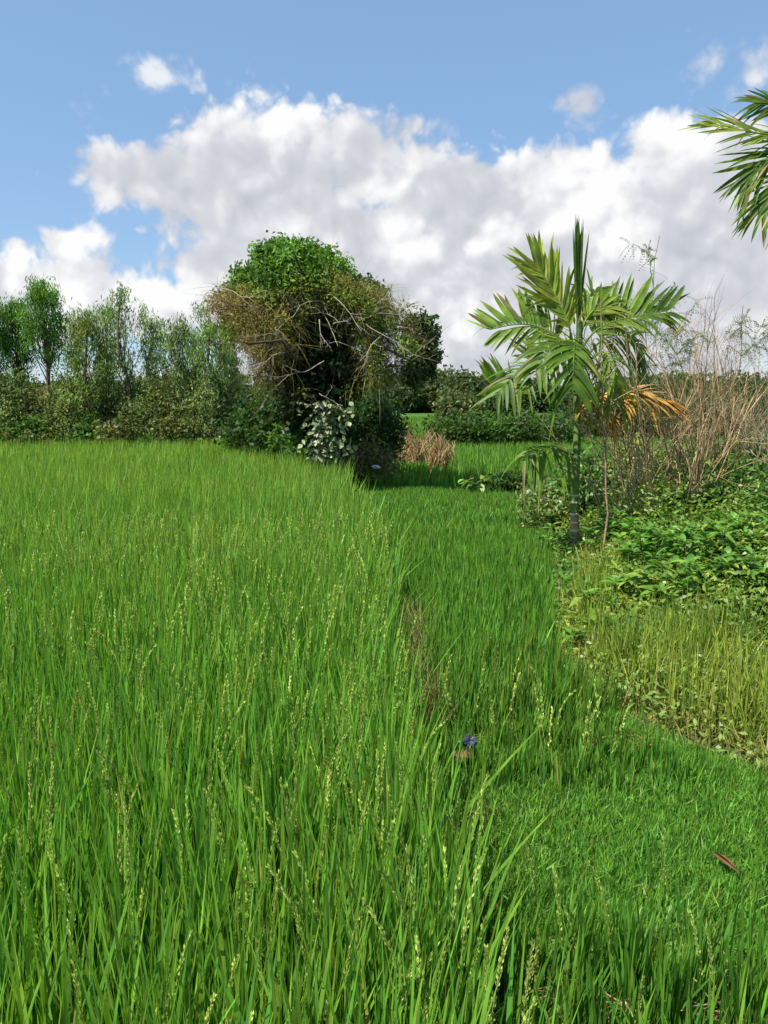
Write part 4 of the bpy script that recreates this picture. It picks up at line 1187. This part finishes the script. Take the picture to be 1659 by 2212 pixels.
straw(1045, 1745, .25, .04, .12, 60, [(.2, .2, .07), (.25, .18, .07)], 'dull brown tuft at the left margin of the smooth band', 908, 'dry_tuft')
# dry leaf lying on the smooth band
b = on(1567, 1838, .3); b[2] = float(gz(b[0], b[1])) + .075; mb = MB()
for q, (sx_, cc_) in enumerate([(.25, (.20, .11, .05)), (-.7, (.27, .17, .07))]):
    ribbons(mb, [b + np.array([-.02, .05, .006 * q])], [[.4, -1, .05]], [.12], [.03], [[1, .4, sx_]], .1, 6, p_leaf, cc_, (.14, .08, .04), fold=.5)
tag(mb.obj('dry_leaf', M_DRYLEAF, None, b), 'curled brown dead leaf lying on the smooth green band', 'leaf')

# crumpled dark blue plastic scrap and bare earth clod on the bund
m, nt, out = new_mat('plastic')
pr = nt.nodes.new('ShaderNodeBsdfPrincipled'); pr.inputs['Roughness'].default_value = .35
nz = nt.nodes.new('ShaderNodeTexNoise'); nz.inputs['Scale'].default_value = 30
cr = nt.nodes.new('ShaderNodeValToRGB'); cr.color_ramp.elements[0].color = (.012, .018, .035, 1); cr.color_ramp.elements[1].color = (.06, .08, .13, 1)
nt.links.new(nz.outputs[0], cr.inputs[0]); nt.links.new(cr.outputs[0], pr.inputs['Base Color']); nt.links.new(pr.outputs[0], out.inputs['Surface'])
M_PLASTIC = m


def crumple(b, rx, ry, rz, seed, n=14, rough=.3):
    rng = np.random.default_rng(seed); mb = MB()
    th = np.linspace(0, 2 * PI, n * 2, endpoint=False); ph = np.linspace(.02, PI - .02, n)
    A, B = np.meshgrid(th, ph)
    r_ = 1 + rough * (np.sin(A * 3 + B * 2 + seed) * .5 + np.sin(A * 7 - B * 5) * .35) + rng.normal(size=A.shape) * rough * .3
    V = np.stack([np.cos(A) * np.sin(B) * r_ * rx, np.sin(A) * np.sin(B) * r_ * ry, np.cos(B) * r_ * rz], -1) + b
    i = np.arange(A.size).reshape(A.shape)
    mb.add(V, np.stack([i[:-1], np.roll(i[:-1], -1, 1), np.roll(i[1:], -1, 1), i[1:]], -1), (.17, .10, .055))
    return mb


b = on(1013, 1592, .35); b[2] = float(gz(b[0], b[1])) + .12
tag(crumple(b, .036, .034, .024, 1, rough=.5).obj('plastic_scrap', M_PLASTIC, None, b, smooth=False), 'crumpled dark blue plastic scrap beside the rice at the bund', 'plastic scrap')
b = on(1000, 1618, .3); b[2] = float(gz(b[0], b[1])) + .07
tag(crumple(b, .045, .04, .03, 4, rough=.25).obj('earth_clod', M_SOIL, None, b), 'bare reddish clod of earth under the plastic scrap', 'earth clod')
b = at(812, 968, 17.0); b[2] = .55
m, nt, out = new_mat('white_plastic'); pr = nt.nodes.new('ShaderNodeBsdfPrincipled'); pr.inputs['Base Color'].default_value = (.75, .76, .8, 1); pr.inputs['Roughness'].default_value = .5
nt.links.new(pr.outputs[0], out.inputs['Surface'])
tag(crumple(b, .075, .05, .03, 3, rough=.5).obj('plastic_bag', m, None, b, smooth=False), 'small white plastic scrap caught in the low brownish bush', 'plastic scrap')

# ------------------------------------------------------------------ sky with clouds
SUN_EL, SUN_AZ = rad(56), rad(-122)      # azimuth clockwise from the view direction (+Y)
w = bpy.data.worlds.new('World'); sc.world = w; w.use_nodes = True
nt = w.node_tree; nt.nodes.clear(); N = nt.nodes.new; Lk = nt.links.new
wout = N('ShaderNodeOutputWorld'); bg = N('ShaderNodeBackground'); bg.inputs['Strength'].default_value = .11
w.cycles.sampling_method = 'MANUAL'; w.cycles.sample_map_resolution = 256
Lk(bg.outputs[0], wout.inputs['Surface'])
sky = N('ShaderNodeTexSky'); sky.sky_type = 'NISHITA'; sky.sun_disc = False
sky.sun_elevation = SUN_EL; sky.sun_rotation = SUN_AZ % (2 * PI)
sky.air_density = 1.0; sky.dust_density = .25; sky.ozone_density = 1.0
tc = N('ShaderNodeTexCoord')


def M(op, a, b=None, c=None, clamp=False):
    n = N('ShaderNodeMath'); n.operation = op; n.use_clamp = clamp
    for i_, v in enumerate([a, b, c]):
        if v is None: continue
        if isinstance(v, (int, float)): n.inputs[i_].default_value = v
        else: Lk(v, n.inputs[i_])
    return n.outputs[0]


def MRange(v, a, b, c, d, smooth=True):
    n = N('ShaderNodeMapRange'); n.interpolation_type = 'SMOOTHSTEP' if smooth else 'LINEAR'
    Lk(v, n.inputs[0])
    for i_, q in enumerate([a, b, c, d]): n.inputs[i_ + 1].default_value = q
    return n.outputs[0]


sx = N('ShaderNodeSeparateXYZ'); Lk(tc.outputs['Generated'], sx.inputs[0])
AZ = M('ARCTAN2', sx.outputs[0], sx.outputs[1])
EL = M('ARCSINE', sx.outputs[2])
cv = N('ShaderNodeCombineXYZ'); Lk(AZ, cv.inputs[0]); Lk(EL, cv.inputs[1])
UNIT = 1.0 / (FOC / K)             # radians per photo pixel near the middle


def azel(px, py):
    d = ray(px, py); d = d / np.linalg.norm(d)
    return math.atan2(d[0], d[1]), math.asin(d[2])


def noise(scale, detail, rough=.55, off=(0, 0, 0), dist=0.0, vec=None):
    mp = N('ShaderNodeMapping'); mp.inputs['Location'].default_value = off
    Lk(vec or tc.outputs['Generated'], mp.inputs['Vector'])
    n = N('ShaderNodeTexNoise'); n.inputs['Scale'].default_value = scale; n.inputs['Detail'].default_value = detail
    n.inputs['Roughness'].default_value = rough; n.inputs['Distortion'].default_value = dist
    Lk(mp.outputs[0], n.inputs['Vector'])
    return n.outputs[0]


def blob_field(blobs, smooth=.25):
    cur = None
    for (px, py, rx, ry, k) in blobs:
        a, e = azel(px, py)
        mp = N('ShaderNodeVectorMath'); mp.operation = 'SUBTRACT'; Lk(cv.outputs[0], mp.inputs[0]); mp.inputs[1].default_value = (a, e, 0)
        ml = N('ShaderNodeVectorMath'); ml.operation = 'MULTIPLY'; Lk(mp.outputs[0], ml.inputs[0]); ml.inputs[1].default_value = (1 / (rx * UNIT), 1 / (ry * UNIT), 0)
        ln = N('ShaderNodeVectorMath'); ln.operation = 'LENGTH'; Lk(ml.outputs[0], ln.inputs[0])
        s_ = min(rx, ry) / 50.0 * k
        v = M('MULTIPLY_ADD', ln.outputs['Value'], -s_, s_)
        cur = v if cur is None else M('SMOOTH_MAX', cur, v, smooth)
    return cur


big = [(900, 400, 150, 90, 1), (640, 335, 290, 110, 1), (1080, 440, 200, 110, 1), (600, 310, 190, 80, 1), (690, 270, 130, 55, 1), (470, 285, 90, 52, 1), (860, 290, 80, 42, 1), (330, 380, 190, 72, 1), (250, 400, 110, 50, 1), (560, 420, 270, 120, 1),
       (1010, 390, 130, 75, 1), (1110, 360, 70, 52, 1), (1250, 430, 170, 110, 1), (1430, 330, 110, 78, 1), (1590, 340, 120, 80, 1), (1520, 460, 220, 140, 1),
       (1180, 640, 560, 250, 1), (700, 600, 320, 170, 1), (560, 640, 200, 140, .8), (1800, 500, 300, 200, 1), (1000, 830, 1100, 70, .8),
       (155, 525, 80, 48, 1), (45, 545, 80, 45, 1), (210, 570, 60, 42, 1), (110, 650, 210, 100, 1), (345, 575, 26, 26, 1), (415, 615, 46, 26, 1), (330, 670, 160, 72, 1), (-150, 600, 200, 110, 1)]
small = [(350, 165, 88, 48, 1.7), (265, 190, 60, 18, .9), (1258, 218, 50, 42, 1.6), (1290, 262, 36, 30, .8), (1520, 150, 80, 50, .75), (1625, 165, 70, 60, .8), (985, 290, 34, 20, .7), (945, 36, 22, 10, .8), (570, 202, 46, 14, .8), (280, 275, 60, 16, .5)]
Fb = blob_field(big); Fs = blob_field(small, .1)
n1 = noise(11, 9, .58, (2.3, 1.1, 4.2), .35)
n2 = noise(34, 6, .6, (7.3, 5.1, .2), .2)
# billow: smooth voronoi cells give the cauliflower edges
def billow(scale, off, detail=2.0):
    v = N('ShaderNodeTexVoronoi'); v.feature = 'SMOOTH_F1'; v.inputs['Scale'].default_value = scale; v.inputs['Smoothness'].default_value = .45
    v.inputs['Detail'].default_value = detail; v.inputs['Roughness'].default_value = .5
    a_ = N('ShaderNodeVectorMath'); a_.operation = 'ADD'; Lk(wd.outputs[0], a_.inputs[0]); a_.inputs[1].default_value = off
    Lk(a_.outputs[0], v.inputs['Vector'])
    return v.outputs['Distance']


vo = N('ShaderNodeTexVoronoi'); vo.feature = 'SMOOTH_F1'; vo.inputs['Scale'].default_value = 30; vo.inputs['Smoothness'].default_value = .3
vo.inputs['Detail'].default_value = 2.5; vo.inputs['Roughness'].default_value = .55
wd = N('ShaderNodeVectorMath'); wd.operation = 'MULTIPLY_ADD'
ncol = N('ShaderNodeTexNoise'); ncol.inputs['Scale'].default_value = 14; ncol.inputs['Detail'].default_value = 3; Lk(tc.outputs['Generated'], ncol.inputs['Vector'])
Lk(ncol.outputs['Color'], wd.inputs[0]); wd.inputs[1].default_value = (.05, .05, .05); Lk(tc.outputs['Generated'], wd.inputs[2])
Lk(wd.outputs[0], vo.inputs['Vector'])
bil = M('SUBTRACT', .42, vo.outputs['Distance'])
nn = M('ADD', M('MULTIPLY_ADD', n1, 2.6, -1.3), M('MULTIPLY_ADD', n2, .9, -.45))
dB = M('ADD', M('ADD', M('ADD', Fb, .28), M('MULTIPLY', nn, .5)), M('MULTIPLY', bil, .75))
dS = M('ADD', M('ADD', M('ADD', Fs, .30), M('MULTIPLY', nn, 1.25)), M('MULTIPLY', bil, .9))
mB = MRange(dB, -.12, .5, 0, 1); mS = MRange(dS, -.1, 1.0, 0, .8)
mask = M('MAXIMUM', mB, mS)
# brightness: relief of the same noise seen from the sun's side, bright crowns, greyer bases
n1b = noise(11, 9, .58, (2.3 + .012, 1.1, 4.2 - .02), .35)
n2b = noise(34, 6, .6, (7.3 + .006, 5.1, .2 - .01), .2)
b1 = billow(15, (0, 0, 0)); b1s = billow(15, (-.010, .0, .018))
rel = M('MULTIPLY', M('SUBTRACT', b1s, b1), 1.0)
rel = M('ADD', rel, M('MULTIPLY', M('SUBTRACT', n1, n1b), 1.2))
hi = [(690, 245, 60, 40, 1), (1250, 420, 130, 80, 1), (870, 520, 75, 60, 1), (1100, 330, 60, 40, 1), (1440, 290, 90, 50, .9), (160, 510, 80, 45, 1), (40, 560, 70, 50, .9), (330, 640, 90, 55, .9), (420, 620, 50, 30, 1), (1340, 510, 70, 55, .9), (600, 260, 160, 40, .6), (830, 410, 50, 40, .7), (1090, 510, 60, 40, .6), (340, 160, 80, 40, .8), (960, 680, 120, 50, .4), (1560, 710, 90, 25, .6), (90, 620, 100, 50, .7), (700, 540, 60, 20, .6)]
Hb = blob_field(hi, .3)
Hh = MRange(M('ADD', Hb, M('MULTIPLY', nn, .6)), -.4, .95, 0, 1)
n3 = noise(4.5, 5, .55, (.3, 8.1, 2.2))
br = M('ADD', M('ADD', .77, M('MULTIPLY', Hh, .34)), M('MULTIPLY_ADD', n3, .26, -.13))
br = M('ADD', br, M('MULTIPLY', rel, .34))
br = M('ADD', br, MRange(EL, .02, .40, -.07, .06, False))
br = M('ADD', br, M('MULTIPLY', bil, .12))
edge_b = MRange(dB, .1, 1.3, .08, 0)
br = M('ADD', br, edge_b)
br = M('MINIMUM', M('MAXIMUM', br, .42), 1.06)
ccol = N('ShaderNodeValToRGB')
e = ccol.color_ramp.elements
e[0].position = .4; e[0].color = (.50, .535, .60, 1)
e[1].position = 1.0; e[1].color = (1, 1, 1, 1)
q = e.new(.74); q.color = (.70, .71, .765, 1)
Lk(br, ccol.inputs[0])
csc = N('ShaderNodeVectorMath'); csc.operation = 'SCALE'; csc.inputs['Scale'].default_value = 4.5; Lk(ccol.outputs[0], csc.inputs[0])
# clear sky, blended evenly with one constant blue
skm = N('ShaderNodeVectorMath'); skm.operation = 'MULTIPLY'; Lk(sky.outputs[0], skm.inputs[0]); skm.inputs[1].default_value = (1, 1, 1)
air = N('ShaderNodeMix'); air.data_type = 'RGBA'; air.inputs[0].default_value = .65; Lk(skm.outputs[0], air.inputs[6]); air.inputs[7].default_value = (1.02, 1.85, 3.05, 1)
mix = N('ShaderNodeMix'); mix.data_type = 'RGBA'; Lk(mask, mix.inputs[0]); Lk(air.outputs[2], mix.inputs[6]); Lk(csc.outputs[0], mix.inputs[7])
Lk(mix.outputs[2], bg.inputs['Color'])

# ------------------------------------------------------------------ sun
sd = bpy.data.lights.new('sun', 'SUN'); sd.energy = 4.2; sd.angle = rad(.5); sd.color = (1, .95, .87)
so = bpy.data.objects.new('sun', sd); COL.objects.link(so)
dirv = Vector((math.sin(SUN_AZ) * math.cos(SUN_EL), math.cos(SUN_AZ) * math.cos(SUN_EL), math.sin(SUN_EL)))
so.rotation_euler = dirv.to_track_quat('Z', 'Y').to_euler(); so.location = (-10, -5, 30)

# ------------------------------------------------------------------ camera
cd = bpy.data.cameras.new('camera'); cam = bpy.data.objects.new('camera', cd); COL.objects.link(cam)
cd.sensor_fit = 'VERTICAL'; cd.sensor_height = 24; cd.sensor_width = 18; cd.lens = 24 * FOC / 1024
cd.clip_start = .05; cd.clip_end = 5000
cam.location = (0, 0, CAM_H); cam.rotation_euler = (PI / 2 - PITCH, 0, 0)
sc.camera = cam
vs = sc.view_settings
vs.view_transform = 'Standard'; vs.look = 'None'; vs.exposure = 1.0; vs.gamma = 1; vs.use_curve_mapping = False
sc.cycles.max_bounces = 8; sc.cycles.transmission_bounces = 6; sc.cycles.diffuse_bounces = 4
